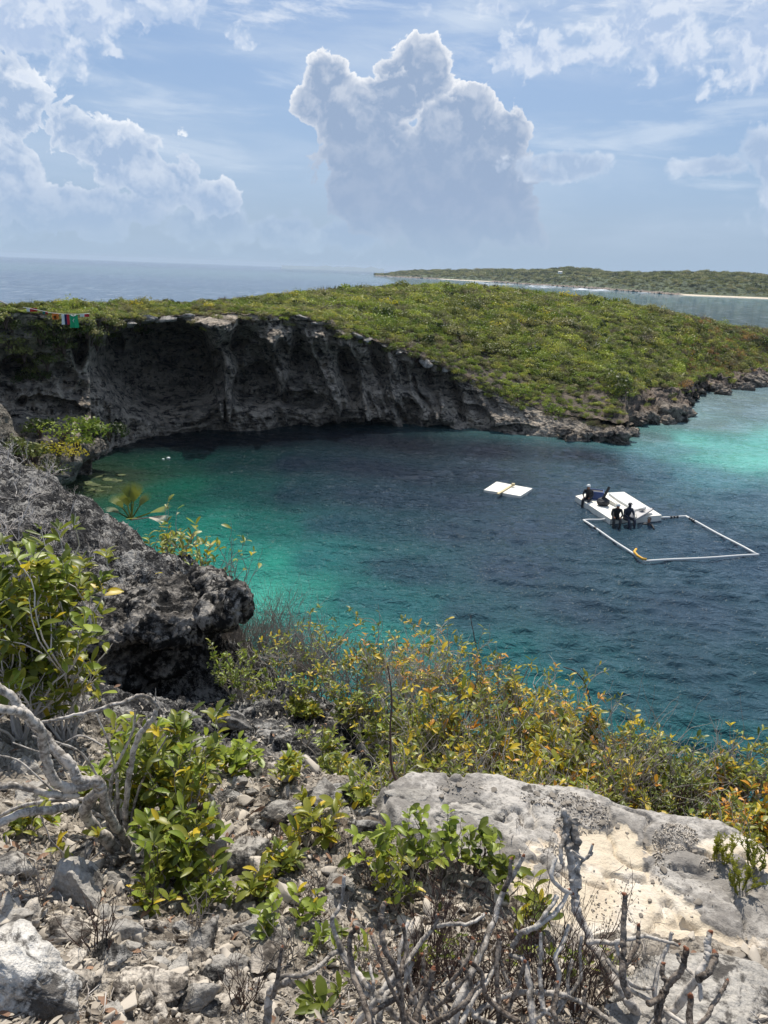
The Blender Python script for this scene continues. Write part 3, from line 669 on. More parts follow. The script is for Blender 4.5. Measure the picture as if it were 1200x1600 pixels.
def seg(a0, a1, soft=8): return smooth(fx, a0 - soft, a0 + soft) * (1 - smooth(fx, a1 - soft, a1 + soft))
sand += (seg(1065, 1800) + seg(690, 765) )[:, None] * (1 - smooth(fu, 0.10, 0.14)); rok = (seg(765, 1065) + seg(585, 690))[:, None] * (1 - smooth(fu, 0.09, 0.14)); FF[..., 2] += rok * np.abs(fbm(FF, .12, 4)) * 5
M_FAR, b = new_mat('far shore'); p = pos(); sv = attr('sand'); rv = attr('rock'); n1 = noise(p, .035, 7, .65); n2 = noise(p, .3, 5, .7)
c = mix((n1 + (n2 - .5) * .8).step(.4, .62), srgb(66, 76, 54), srgb(98, 108, 74)); c = mix(n2.step(.55, .7) * .4, c, srgb(38, 46, 32))
c = mix(rv, c, mix(n2.step(.4, .6), srgb(96, 88, 80), srgb(150, 136, 122))); c = mix(sv, c, srgb(232, 216, 192))
link(S.tree, c, b.inputs['Base Color']); b.inputs['Roughness'].default_value = 1; bump(b, n2, 1, 3.0)
o_ = obj('far_shore', FF, grid_faces(nf, nv), M_FAR, cols={'sand': sand.ravel(), 'rock': rok.ravel()}); o_['kind'] = 'structure'
# faint land at the horizon
V = []; fx2 = np.linspace(440, 600, 60)
for u in (0, .5, 1):
    for a in fx2:
        q = at_z(a, 422.2 + (a - 600) * .0375 + 3.3); s = 1 + u * .2; V.append([q[0] * s, q[1] * s, (0 if u != .5 else 14 + 22 * abs(fbm(p3(np.array([a]), np.array([0])), .03, 3)[0]) * (a > 495))])
obj('distant_island', V, grid_faces(3, 60), plain('far blue land', srgb(112, 128, 140), 1))['kind'] = 'structure'
# ------------------------------------------------------------------ leaves and twigs
def leaf_mat(name, c1, c2, trans=0.35, rough=0.42):
    m, b = new_mat(name); t = S.tree
    inf = t.nodes.new('ShaderNodeObjectInfo'); rnd = S(inf.outputs['Random'])
    n = noise(tcoord(), 3.0, 4, 0.6)
    c = mix((rnd * 0.6 + n * 0.55).clamp(), c1, c2)
    link(t, c, b.inputs['Base Color']); b.inputs['Roughness'].default_value = rough; b.inputs['Specular IOR Level'].default_value = 0.4
    tr = t.nodes.new('ShaderNodeBsdfTranslucent'); link(t, mix(0.5, c, tuple(min(1, q * 1.8) for q in c2)), tr.inputs[0])
    mx = t.nodes.new('ShaderNodeMixShader'); mx.inputs[0].default_value = trans
    o = [n_ for n_ in t.nodes if n_.type == 'OUTPUT_MATERIAL'][0]
    t.links.new(b.outputs[0], mx.inputs[1]); t.links.new(tr.outputs[0], mx.inputs[2]); t.links.new(mx.outputs[0], o.inputs[0]); return m
LM = {'green': leaf_mat('leaf green', srgb(64, 80, 28), srgb(116, 124, 44)), 'olive': leaf_mat('leaf olive', srgb(104, 116, 40), srgb(148, 146, 52)),
      'bright': leaf_mat('leaf bright green', srgb(106, 130, 42), srgb(156, 166, 64)), 'yellow': leaf_mat('leaf yellow', srgb(176, 160, 44), srgb(216, 182, 50)),
      'orange': leaf_mat('leaf orange', srgb(196, 124, 36), srgb(222, 160, 60)), 'brown': leaf_mat('leaf brown', srgb(98, 70, 54), srgb(158, 124, 98), 0.1, 0.7),
      'grey': leaf_mat('leaf dry', srgb(128, 116, 102), srgb(186, 176, 160), 0.05, 0.8), 'dark': leaf_mat('leaf dark green', srgb(40, 58, 24), srgb(70, 88, 34), 0.25)}
def leaf_geo(width, cup, bend, nose=0.62, nl=5):
    """obovate leaf along +X, length 1, folded along its midrib"""
    V = []; F = []
    for i in range(nl + 1):
        t = i / nl; w = width * (math.sin(math.pi * min(1, t ** 0.95)) ** 0.65) * (0.45 + 0.75 * t) if 0 < i < nl else (0.035 if i == 0 else width * 0.22)
        z = -bend * t * t; x = t * (1 - .15 * bend)
        V += [(x, -w, z + cup * w), (x, 0, z), (x, w, z + cup * w)]
    for i in range(nl):
        for k in (0, 1): F.append((3 * i + k, 3 * i + 3 + k, 3 * i + 4 + k, 3 * i + 1 + k))
    return np.array(V), F
_LG = [leaf_geo(.21, .45, .10), leaf_geo(.25, .30, .28), leaf_geo(.18, .7, -.12), leaf_geo(.27, .2, .18), leaf_geo(.20, .55, .45), leaf_geo(.23, .9, .30)]
LEAF = {k: [mesh('leaf_' + k, V, F, m) for V, F in _LG] for k, m in LM.items()}
_ROUND = [leaf_geo(.29, .30, .12), leaf_geo(.33, .45, .2)]
LEAFR = {k: [mesh('round_leaf_' + k, V, F, LM[k]) for V, F in _ROUND] for k in LM}
def bark(name, a, b_, sc=9):
    m, b = new_mat(name); p = tcoord(); n = noise(p, sc, 7, .7); n2 = noise(scale_vec(p, 1, 1, 1), sc * 6, 4, .7)
    ring = noise(p, sc * 2.2, 2, .5, 1.5)
    c = mix((n + (n2 - .5) * .7).step(.36, .62), a, b_); c = mix(ring.step(.55, .66) * .5, c, tuple(x * .4 for x in a))
    link(S.tree, c, b.inputs['Base Color']); b.inputs['Roughness'].default_value = .85; b.inputs['Specular IOR Level'].default_value = .2; bump(b, n + n2 * .5 + ring * .6, .8, .006); return m
M_BARK = bark('silver grey bark', srgb(112, 105, 97), srgb(196, 188, 178)); M_BDARK = bark('dark stubby bark', srgb(70, 61, 54), srgb(134, 123, 112), 22)
M_TWIG = plain('grey twig', srgb(150, 142, 134), .85, .2, .3, 30); M_TDARK = plain('dark twig', srgb(84, 68, 62), .85, .2, .3, 30); M_TPALE = plain('bleached twig', srgb(196, 188, 180), .85, .2, .25, 30)
M_BUD = plain('rusty bud', srgb(122, 76, 52), .8)
def rnd_dir(r, up=0.6, spread=1.0):
    a = r.uniform(0, 2 * math.pi); d = np.array([math.cos(a) * spread, math.sin(a) * spread, up + r.uniform(-.2, .4)]); return d / np.linalg.norm(d)
def grow(r, base, height, spread, stems, kids=(3, 3), wig=0.35, rad=0.008, up=0.8, lean=(0, 0)):
    """branching twigs; returns polylines with radii and tips"""
    L = []; tips = []
    def go(p, d, ln, rd, lev):
        n = 5 if lev < 2 else 4; pts = [p]; q = p.copy(); dd = d.copy()
        for i in range(n):
            dd = dd + r.normal(size=3) * wig * 0.55; dd[2] += 0.10; dd /= np.linalg.norm(dd); q = q + dd * ln / n; pts.append(q.copy())
        L.append((pts, [rd * (1 - .45 * i / n) for i in range(n + 1)]))
        if lev < len(kids):
            for k in range(kids[lev]):
                i = r.integers(2, n + 1); c = pts[i]; nd = dd * .55 + rnd_dir(r, .5, .9) * .7; nd /= np.linalg.norm(nd)
                go(c.copy(), nd, ln * r.uniform(.45, .75), rd * .6, lev + 1)
        else: tips.append((pts[-1], dd.copy()))
        if lev > 0: tips.append((pts[-2], dd.copy()))
    for s in range(stems):
        a = r.uniform(0, 2 * math.pi); sp = r.uniform(.1, 1) * spread / height
        d = np.array([math.cos(a) * sp + lean[0], math.sin(a) * sp + lean[1], up]); d /= np.linalg.norm(d)
        go(np.array(base) + np.array([math.cos(a), math.sin(a), 0]) * spread * r.uniform(0, .25), d, height * r.uniform(.45, .75), rad, 0)
    return L, tips
def frame(d, roll, r=None):
    x = d / np.linalg.norm(d); u = np.array([0, 0, 1.0]) if abs(x[2]) < .95 else np.array([0, 1.0, 0])
    y = np.cross(u, x); y /= np.linalg.norm(y); z = np.cross(x, y); c, s = math.cos(roll), math.sin(roll)
    return x, y * c + z * s, -y * s + z * c
def leaf_M(p, d, L, roll):
    x, y, z = frame(d, roll); return Matrix(((x[0] * L, y[0] * L, z[0] * L, p[0]), (x[1] * L, y[1] * L, z[1] * L, p[1]), (x[2] * L, y[2] * L, z[2] * L, p[2]), (0, 0, 0, 1)))
n_leafobj = [0]
def shrub(name, label, cat, base, height, spread, stems, leaf=0.06, per=5, pal=(('green', 1),), parts=60, group=None, kids=(3, 3), wig=.35, rad=.007, twig=None, seed=1, up=.8, lean=(0, 0), rnd=False, sides=4, jit=.42, maxleaf=1e9, cover=1.0, openness=.9):
    r = np.random.default_rng(seed); root = empty(name, base, label, cat, group); b0 = np.array(base, float)
    L, tips = grow(r, np.zeros(3), height, spread, stems, kids, wig, rad, up, lean)
    bf = Buf()
    for pts, rd in L: bf.tube(pts, rd, sides, cap=False)
    bf.build('branches', twig or M_TWIG, root)
    names = [k for k, w in pal]; ws = np.array([w for k, w in pal], float); ws /= ws.sum(); lib = LEAFR if rnd else LEAF
    leaves = []
    for (p, d) in tips:
        if r.random() > cover: continue
        k = r.poisson(per); col = names[r.choice(len(names), p=ws)]
        for j in range(k):
            a = j * 2.4 + r.uniform(-.4, .4); x, y, z = frame(d, 0); e = r.uniform(.25, openness)
            dd = x * e + (y * math.cos(a) + z * math.sin(a)) * 1.0; dd[2] += .15; L_ = leaf * r.uniform(1 - jit, 1 + jit)
            cc = col if r.random() < .8 else names[r.choice(len(names), p=ws)]
            leaves.append((p - d * leaf * r.uniform(0, .5), dd, L_, r.uniform(-.5, .5), cc, r.integers(0, len(lib[cc]))))
    r.shuffle(leaves) if False else None
    idx = r.permutation(len(leaves))[:int(min(len(leaves), maxleaf))]
    # the largest and nearest to the eye are parts of their own, the rest one mass
    order = sorted(idx, key=lambda i: -leaves[i][2] + (leaves[i][0][1] * .01))
    for i in order[:parts]:
        p, d, L_, ro, cc, v = leaves[i]; o = bpy.data.objects.new('leaf', lib[cc][v]); C.objects.link(o); o.parent = root; o.matrix_local = leaf_M(p, d, L_, ro); n_leafobj[0] += 1
    rest = order[parts:]
    if rest:
        Vs = []; Fs = []; I = []; n = 0; mats = [LM[k] for k in names]; geo = _ROUND if rnd else _LG
        for i in rest:
            p, d, L_, ro, cc, v = leaves[i]; V, F = geo[v]; x, y, z = frame(d, ro); M = np.stack([x, y, z]) * L_
            Vs.append(V @ M + p); Fs.append(np.array(F) + n); n += len(V); I += [names.index(cc)] * len(F)
        o = obj('foliage', np.vstack(Vs), np.vstack(Fs).astype(np.int32), mats, root, idx=I); o['kind'] = 'stuff'
    return root

# ------------------------------------------------------------------ scattering (one object of a kind nobody could count)
def scatter(name, protos, P, rot, scl, idx, label=None):
    """geometry nodes: one of the prototype meshes on every point"""
    me = bpy.data.meshes.new(name); P = np.asarray(P, np.float32); me.vertices.add(len(P)); me.vertices.foreach_set('co', P.ravel())
    for nm, ty, a, key in (('rot', 'FLOAT_VECTOR', rot, 'vector'), ('scl', 'FLOAT_VECTOR', scl, 'vector'), ('pick', 'INT', idx, 'value')):
        at = me.attributes.new(nm, ty, 'POINT'); at.data.foreach_set(key, np.asarray(a, np.float32 if ty != 'INT' else np.int32).ravel())
    o = bpy.data.objects.new(name, me); C.objects.link(o)
    col = bpy.data.collections.new(name + '_kinds')
    for i, m in enumerate(protos):
        q = bpy.data.objects.new('%s_kind_%02d' % (name, i), m); col.objects.link(q)
    g = bpy.data.node_groups.new(name, 'GeometryNodeTree')
    g.interface.new_socket('Geometry', in_out='INPUT', socket_type='NodeSocketGeometry'); g.interface.new_socket('Geometry', in_out='OUTPUT', socket_type='NodeSocketGeometry')
    N = g.nodes.new; gi, go = N('NodeGroupInput'), N('NodeGroupOutput'); ip = N('GeometryNodeInstanceOnPoints'); ci = N('GeometryNodeCollectionInfo')
    ci.inputs['Collection'].default_value = col; ci.inputs['Separate Children'].default_value = True; ci.inputs['Reset Children'].default_value = True
    def na_(nm, ty): q = N('GeometryNodeInputNamedAttribute'); q.data_type = ty; q.inputs[0].default_value = nm; return q.outputs[0]
    er = N('FunctionNodeEulerToRotation')
    g.links.new(na_('rot', 'FLOAT_VECTOR'), er.inputs[0]); g.links.new(er.outputs[0], ip.inputs['Rotation']); g.links.new(na_('scl', 'FLOAT_VECTOR'), ip.inputs['Scale'])
    g.links.new(na_('pick', 'INT'), ip.inputs['Instance Index']); ip.inputs['Pick Instance'].default_value = True
    g.links.new(gi.outputs[0], ip.inputs['Points']); g.links.new(ci.outputs[0], ip.inputs['Instance']); g.links.new(ip.outputs[0], go.inputs[0])
    o.modifiers.new('scatter', 'NODES').node_group = g; o['kind'] = 'stuff'
    if label: o['label'] = label
    return o

# ------------------------------------------------------------------ scrub on the headland
def scrub_mat(name, c1, c2, c3):
    m, b = new_mat(name); t = S.tree; inf = t.nodes.new('ShaderNodeObjectInfo'); rnd = S(inf.outputs['Random']); loc = S(inf.outputs['Location'])
    big = noise(loc, .11, 4, .6); n = noise(tcoord(), 1.6, 4, .6); n3 = noise(tcoord(), 14, 2, .6)
    c = mix((rnd * .5 + n * .35 + n3 * .3).step(.25, .95), c1, c2); c = mix((big + (rnd - .5) * .5).step(.54, .74) * .65, c, c3)
    link(t, c, b.inputs['Base Color']); b.inputs['Roughness'].default_value = .55; b.inputs['Specular IOR Level'].default_value = .3
    tr = t.nodes.new('ShaderNodeBsdfTranslucent'); link(t, c, tr.inputs[0]); mx = t.nodes.new('ShaderNodeMixShader'); mx.inputs[0].default_value = .35
    o = [q for q in t.nodes if q.type == 'OUTPUT_MATERIAL'][0]; t.links.new(b.outputs[0], mx.inputs[1]); t.links.new(tr.outputs[0], mx.inputs[2]); t.links.new(mx.outputs[0], o.inputs[0]); return m
M_SCRUB = scrub_mat('scrub green', srgb(102, 122, 46), srgb(178, 188, 76), srgb(180, 170, 90)); M_SCRUB2 = scrub_mat('scrub olive', srgb(94, 102, 52), srgb(152, 154, 82), srgb(150, 140, 104))
M_SCRUB3 = scrub_mat('scrub dark', srgb(42, 56, 24), srgb(74, 90, 36), srgb(90, 92, 40)); M_SCRUBG = scrub_mat('scrub dry', srgb(104, 96, 80), srgb(150, 140, 118), srgb(120, 104, 78)); M_SCRUBY = scrub_mat('scrub yellow', srgb(168, 158, 44), srgb(208, 190, 60), srgb(190, 170, 60)); M_SCRUBO = scrub_mat('scrub rust', srgb(150, 120, 74), srgb(196, 150, 96), srgb(160, 130, 70))
def clump(seed, mat, n=300, leaf=.15, flat=.62, twigs=0, lobes=5):
    """a bush crown: small leaves through several lumpy lobes, radius about 1"""
    r = np.random.default_rng(seed); ce = r.uniform(-.6, .6, (lobes, 3)) * np.array([1, 1, .45]) + np.array([0, 0, .15]); ra = r.uniform(.32, .6, lobes)
    V = []; F = []; 
    for i in range(n):
        k = r.integers(lobes); d = r.normal(size=3); d[2] = abs(d[2]) * .9 - .15; d /= np.linalg.norm(d); p = ce[k] + d * ra[k] * r.uniform(.55, 1.12) ** .7; p[2] *= flat * 1.3
        nn = d + r.normal(size=3) * .6; x, y, z = frame(nn, r.uniform(0, 6)); L = leaf * r.uniform(.6, 1.4); w = L * .42; b = len(V)
        V += [p - y * w * .1, p + z * L * .5 - y * w, p + z * L, p + z * L * .5 + y * w]; F.append((b, b + 1, b + 2, b + 3))
    for i in range(twigs):
        a = r.uniform(0, 6.28); p0 = np.array([0, 0, -.2]); p1 = np.array([math.cos(a) * r.uniform(.2, .9), math.sin(a) * r.uniform(.2, .9), r.uniform(.3, .85)]); s = np.array([.018, 0, 0]); s2 = np.array([0, .018, 0]); b = len(V)
        V += [p0 - s, p0 + s, p1 + s * .4, p1 - s * .4, p0 - s2, p0 + s2, p1 + s2 * .4, p1 - s2 * .4]; F += [(b, b + 1, b + 2, b + 3), (b + 4, b + 5, b + 6, b + 7)]
    me = mesh('bush_crown', V, np.array(F, np.int32), [mat], smooth_=False); return me
CL = [clump(1, M_SCRUB), clump(2, M_SCRUB, lobes=7), clump(3, M_SCRUB2), clump(4, M_SCRUB2, lobes=7, twigs=10), clump(5, M_SCRUB3), clump(6, M_SCRUBG, 150, .09, .6, 40), clump(7, M_SCRUB, 260, .11, .8), clump(8, M_SCRUB2, 180, .10, .5, 20)]
CLY = clump(9, M_SCRUBY, 200, .13); CLO = clump(10, M_SCRUBO, 230, .10, .7, 20); CLD = clump(11, M_SCRUB3, 420, .11, .8, 0, 8)
r = np.random.default_rng(5)
Pn = []; ii = []; sc = []
n_u = len(uu); area_try = 44000
_HN = fbm(p3(Hh[..., 0], Hh[..., 1]), .13, 3)
dd_ = np.linalg.norm(np.diff(Hh, axis=0), axis=-1)
for _ in range(area_try):
    i = r.integers(0, nh - 1); 
    if hx[i] < -60 or hx[i] > 1290: continue
    j = int(r.uniform(0, 1) * 152); u = uu[j]; lw = low[i, 0]
    if r.random() > min(1.0, dd_[i, j] / .16): continue
    if lw > .5 and u < .20 + .06 * math.sin(hx[i] * .05) and r.random() > .04: continue
    q = Hh[i, j]; nz = _HN[i, j]
    s = r.uniform(.32, .72) * (1.0 + .7 * max(0, nz)) * (1.7 if r.random() < .05 else 1) * (.55 + .45 * min(1, u * 5)) * (1.0 if q[1] > 45 else .8)
    k = r.choice(8, p=[.24, .2, .14, .1, .08, .08, .1, .06]) if nz > -.15 else r.choice(8, p=[.12, .08, .22, .16, .1, .16, .08, .08])
    if hx[i] > 1060 and r.random() < .30: k = 8 if r.random() < .4 else 5
    s *= .52 + .48 * float(smooth(hx[i], 380, 620))
    if 740 < hx[i] < 975 and u < .12: s *= .8
    if r.random() < .012: k = 9
    Pn.append(q + np.array([0, 0, .12 * s])); ii.append(k); sc.append((s * r.uniform(.85, 1.2), s * r.uniform(.85, 1.2), s * r.uniform(.7, 1.25)))
Pn = np.array(Pn); ro = np.stack([r.uniform(-.15, .15, len(Pn)), r.uniform(-.15, .15, len(Pn)), r.uniform(0, 6.28, len(Pn))], -1)
scatter('coastal_scrub', CL + [CLO, CLY], Pn, ro, sc, ii, 'dense low green and olive scrub covering the headland')
print('scrub', len(Pn))
# far shore trees as one far-off wood
r = np.random.default_rng(6); Pn = []; 
for _ in range(5200):
    i = r.integers(0, nf - 1); u = r.uniform(.13, 1.05) ** 1.0; j = np.searchsorted(fu[0], u); q = FF[i, min(j, nv - 1)]; Pn.append(q + np.array([0, 0, .3]))
Pn = np.array(Pn); n = len(Pn); s = r.uniform(2.0, 5.0, n) * np.clip(np.linalg.norm(Pn, axis=1) / 900, .6, 1.6)
s = s * np.clip((Pn[:, 2] + 3) / 10, .3, 1)
scatter('far_wood', [CL[2], CL[3], CL[4], CL[7]], Pn, np.stack([np.zeros(n), np.zeros(n), r.uniform(0, 6, n)], -1), np.stack([s, s, s * .8], -1), r.integers(0, 4, n), 'low dull green wood on the far shore')

# bushes one can tell apart, each a thing with a crown and a stem
_used = [0]
def stem_mesh():
    bf = Buf(); rr = np.random.default_rng(3)
    for k in range(5):
        a = k * 1.3; bf.tube([(0, 0, -.5), (math.cos(a) * .15, math.sin(a) * .15, 0), (math.cos(a) * .42, math.sin(a) * .42, .3)], [.06, .04, .02], 5, cap=False)
    return bf.mesh('stem', M_TDARK)
STEM = stem_mesh()
def bush(name, label, P, s, crown, cat='bush', group=None, sz=1.0):
    e = empty(name, P, label, cat, group, r.uniform(0, 6)); o = link_obj('crown', crown, e); o.scale = (s, s, s * sz); o2 = link_obj('stem', STEM, e); o2.scale = (s, s, s); return e
def on_head(px, py):
    d = ray(px, py); best = None
    Q = Hh[:, :130].reshape(-1, 3) - np.array([0, 0, EYE]); k = Q @ d; e = np.linalg.norm(Q - k[:, None] * d, axis=1); 
    near = np.where(e < e.min() + .35)[0]; i = near[np.argmin(k[near])]; return Q[i] + np.array([0, 0, EYE])
for (a, b_, s, cr, lab) in [(975,605,2.1,CLD,'large dark green rounded bush leaning over the shore rocks of the headland'),(735,640,.9,CL[7],'wispy olive bush hanging over the cliff rim above its low right end'),(690,585,.8,CL[7],'tufted dry bush on the cliff rim where it starts to slope down'),
    (860,485,1.3,CLY,'yellowish bush in the middle of the headland scrub'),(830,500,1.1,CLY,'lower of the two yellowish bushes in the headland scrub'),(1110,545,1.5,CLO,'rusty brown bush above the dark shore rocks at the right'),(1150,550,1.4,CLO,'rusty bush at the right end of the headland scrub'),(1190,530,1.6,CLD,'dark green bush on the right skyline of the headland'),
    (740,478,1.2,CLD,'small dark green bush near the crest of the headland'),(880,655,1.0,CL[6],'bright green bush at the low tip of the headland'),(815,610,1.1,CL[6],'bright green bush right of the bare earth patch on the headland'),(560,470,.6,CL[4],'dark bush on the grassy crest left of the headland summit'),(930,570,1.2,CL[0],'green bush just left of the large dark bush'),(1010,560,1.3,CL[1],'green bush just above and right of the large dark bush'),(770,520,1.0,CL[5],'grey dry bush in the middle slope of the headland'),(900,530,1.1,CL[5],'grey leafless bush on the right slope of the headland'),(640,530,.8,CL[5],'grey dry bush behind the pale rim rocks of the cliff')]:
    q = on_head(a, b_ + 6); bush('bush', lab, q, s, cr)
for k, (a, b_) in enumerate([(905,505),(950,540),(935,548),(1075,520),(800,545),(870,560)]):
    q = on_head(a, b_); e = empty('small_palm', q + np.array([0, 0, .3]), 'dark spiky thatch palm standing out of the headland scrub', 'palm', 'thatch palms in the headland scrub'); bf = Buf()
    for j in range(16):
        th = j * 2.4; u = r.uniform(.2, 1); d = np.array([math.cos(th), math.sin(th), u]) * r.uniform(.6, 1.0); w = np.array([-math.sin(th), math.cos(th), 0]) * .06; bf.add([d * .1 - w * .3, d * .6 - w + [0, 0, .05], d * 1.0 - [0, 0, .12], d * .6 + w + [0, 0, .05]], [(0, 1, 2, 3)])
    bf.build('fronds', M_SCRUB3, e); bf = Buf(); bf.tube([(0, 0, -.8), (0, 0, .05)], [.06, .05], 6); bf.build('trunk', M_TDARK, e)
# cliff-edge pale rocks
for k, (a, b_, s) in enumerate([(470,494,.5),(492,498,.35),(540,514,.6),(556,518,.5),(575,524,.4),(665,556,.7),(680,563,.5),(696,569,.5),(622,537,.35),(230,497,.8),(262,495,.7),(205,499,.6),(295,492,.5),(700,572,.4)]):
    q = np.array([np.interp(a, sx, Tp[:, c_]) for c_ in range(3)]); V, F = rock_shape(3, 700 + k, 8, .3, .4, .8, .1); o = obj('rim_rock', V * s * np.array([1.1, .8, 1.0]), F, M_GREY); o.location = q + np.array([0, -.1, -.05 - .12 * (k % 3)]); o.rotation_euler = (.3 * math.sin(k * 3), .35 * math.cos(k * 5), k)
    tag(o, 'pale sunlit rock on the rim of the cliff', 'rock', 'pale rocks on the cliff rim')
# bushes on the mound by the pool's left bank
for (a, b_, y, s, cr, lab) in [(95,668,36.5,1.3,CL[6],'bright green bush topmost on the rock mound below the cliff'),(140,655,39,1.6,CL[1],'dark green bush against the shaded cliff foot'),(60,655,37,1.2,CL[4],'dark bush at the left of the mound under the cliff'),(90,690,35,1.0,CLY,'bright yellow bush in the middle of the rock mound'),(112,700,34.6,.8,CLY,'small yellow bush at the waterside end of the mound'),(50,695,35,1.3,CL[2],'olive bush low on the rock mound'),(80,720,34,1.2,CL[7],'feathery olive bush at the front of the mound'),
    (25,690,34,1.2,CL[3],'olive bush at the left edge on the mound'),(170,665,42,1.2,CL[4],'dark low bush where the mound meets the cliff foot'),(35,730,33.5,1.0,CL[2],'olive bush just behind the tangle of bleached twigs'),(-10,700,34,1.2,CL[4],'dark green bush cut by the left edge below the cliff'),(120,680,37.5,1.0,CL[0],'green bush behind the yellow ones on the mound')]:
    q = at_y(a, b_, y); bush('bush', lab, q - np.array([0, 0, .35 * s]), s * .85, cr, sz=.9)
for k in range(60):
    a = 640 + 320 * r.random(); i = min(int(np.searchsorted(sx, a)), ns - 1); t = r.uniform(.86, 1.0); q = W[i, int(t * (nt - 1))]
    bush('bush', 'olive scrub bush creeping down the low right end of the cliff', q + np.array([0, -.1, -.1]), r.uniform(.25, .55), CL[[0, 3, 5, 7, 5][k % 5]], group='bushes creeping down the low right end of the cliff')
for k in range(80):
    a = r.uniform(150, 760); i = min(int(np.searchsorted(sx, a)), ns - 1); t = r.uniform(.90, 1.0); q = W[i, int(t * (nt - 1))]
    if 455 < a < 500 or 215 < a < 300 and r.random() < .6: continue
    bush('bush', 'small olive bush drooping over the middle rim of the cliff', q + np.array([0, -.12, -.05]), r.uniform(.25, .6), CL[[0, 3, 5, 7, 2][k % 5]], group='bushes drooping over the middle rim of the cliff')
# plants hanging on the left cliff rim
for k in range(46):
    a = r.uniform(-30, 250) if k < 30 else r.uniform(0, 110); i = np.searchsorted(sx, a); t = r.uniform(.82, 1.0) if k < 30 else r.uniform(.55, .95); q = W[i, int(t * (nt - 1))]
    bush('bush', 'dark olive shrub hanging from the left rim of the cliff', q + np.array([0, -.15, -.2]), r.uniform(.5, .95), CL[[2, 3, 4, 7][k % 4]], group='shrubs hanging from the left cliff rim')
# ------------------------------------------------------------------ near ground: slab, boulders, stones, gravel, litter
xs = np.arange(sp3[:, 0].min() - .15, sp3[:, 0].max() + .15, .009); ys = np.arange(sp3[:, 1].min() - .15, sp3[:, 1].max() + .15, .009)
XX, YY = np.meshgrid(xs, ys, indexing='ij'); sdv = poly_sd(XX, YY, sp3[:, :2])
q = p3(XX, YY); sdv = sdv + .05 * fbm(q, 3.5, 5, .6) + .02
base_pl = np.full(XX.shape, EYE - SLAB_DROP)
grey = smooth(fbm(q + 4, 1.7, 5, .55) + .9 * smooth(.30 - sdv, 0, .3) * smooth(YY, 2.3, 2.9) + .35 * fbm(q + 14, 6, 5, .65) + .02, .0, .10)   # weathered grey crust at the far side
hollow = smooth(fbm(q + 8, 1.3, 3), .12, .4)
ZS = base_pl - .09 * (1 - smooth(sdv, -.03, .035)) - .3 * (sdv < -.04) + .020 * fbm(q, 1.3, 3, .5) + .008 * fbm(q, 5, 6, .72) * (1 + grey) + .004 * (.3 + grey) * fbm(q + 6, 18, 4, .65, ridged=True) + .014 * grey * (1 + fbm(q, 14, 4, .6)) - .03 * hollow + .004 * fbm(q, 40, 3)
cr_ = np.abs(fbm(q + 2, 1.6, 4, .55)); ZS -= .03 * np.exp(-(cr_ / .018) ** 2)
keep = (sdv > -.10); fi = grid_faces(len(xs), len(ys)); km = keep.ravel(); fi = fi[km[fi].all(1)][:, ::-1].copy()
used = np.unique(fi); rem = np.full(km.size, -1); rem[used] = np.arange(len(used))
M_SLAB, b = new_mat('bleached limestone slab'); p = pos(); gv = attr('grey'); n1 = noise(p, 3, 7, .62); n2 = noise(p, 16, 6, .7); n3 = noise(p, 90, 3, .6)
c = mix(n1.step(.42, .62), srgb(200, 186, 164), srgb(212, 205, 195)); c = mix(noise(p, 2.1, 5, .6).step(.6, .7) * .5, c, srgb(190, 164, 140)); cg = mix((n1 + (n2 - .5) * .8).step(.4, .6), srgb(132, 127, 121), srgb(182, 176, 168))
cg = mix(n2.step(.54, .66) * .7, cg, srgb(84, 80, 76)); cg = mix((noise(p, 30, 5, .7)).step(.55, .65) * .4, cg, srgb(60, 57, 54)); c = mix(noise(p, 9, 6, .7).step(.5, .62) * .4, c, srgb(164, 148, 130)); c = mix((gv + (n2 - .5) * .5).step(.35, .6), c, cg); c = mix(n3.step(.52, .72) * .22, c, srgb(110, 100, 92))
link(S.tree, c, b.inputs['Base Color']); b.inputs['Roughness'].default_value = .95; b.inputs['Specular IOR Level'].default_value = .15; bump(b, n2 + n3 * .35 + n1 * .5, .8, .016)
o = obj('limestone_slab', np.stack([XX, YY, ZS], -1).reshape(-1, 3)[used], rem[fi].astype(np.int32), M_SLAB, cols={'grey': grey.ravel()[used]})
tag(o, 'broad cream and grey bleached limestone slab on the cliff edge at right', 'rock slab')
def slab_z(x, y):
    i = int(round((x - xs[0]) / .009)); j = int(round((y - ys[0]) / .009))
    return ZS[i, j] if 0 <= i < len(xs) and 0 <= j < len(ys) and keep[i, j] else -99
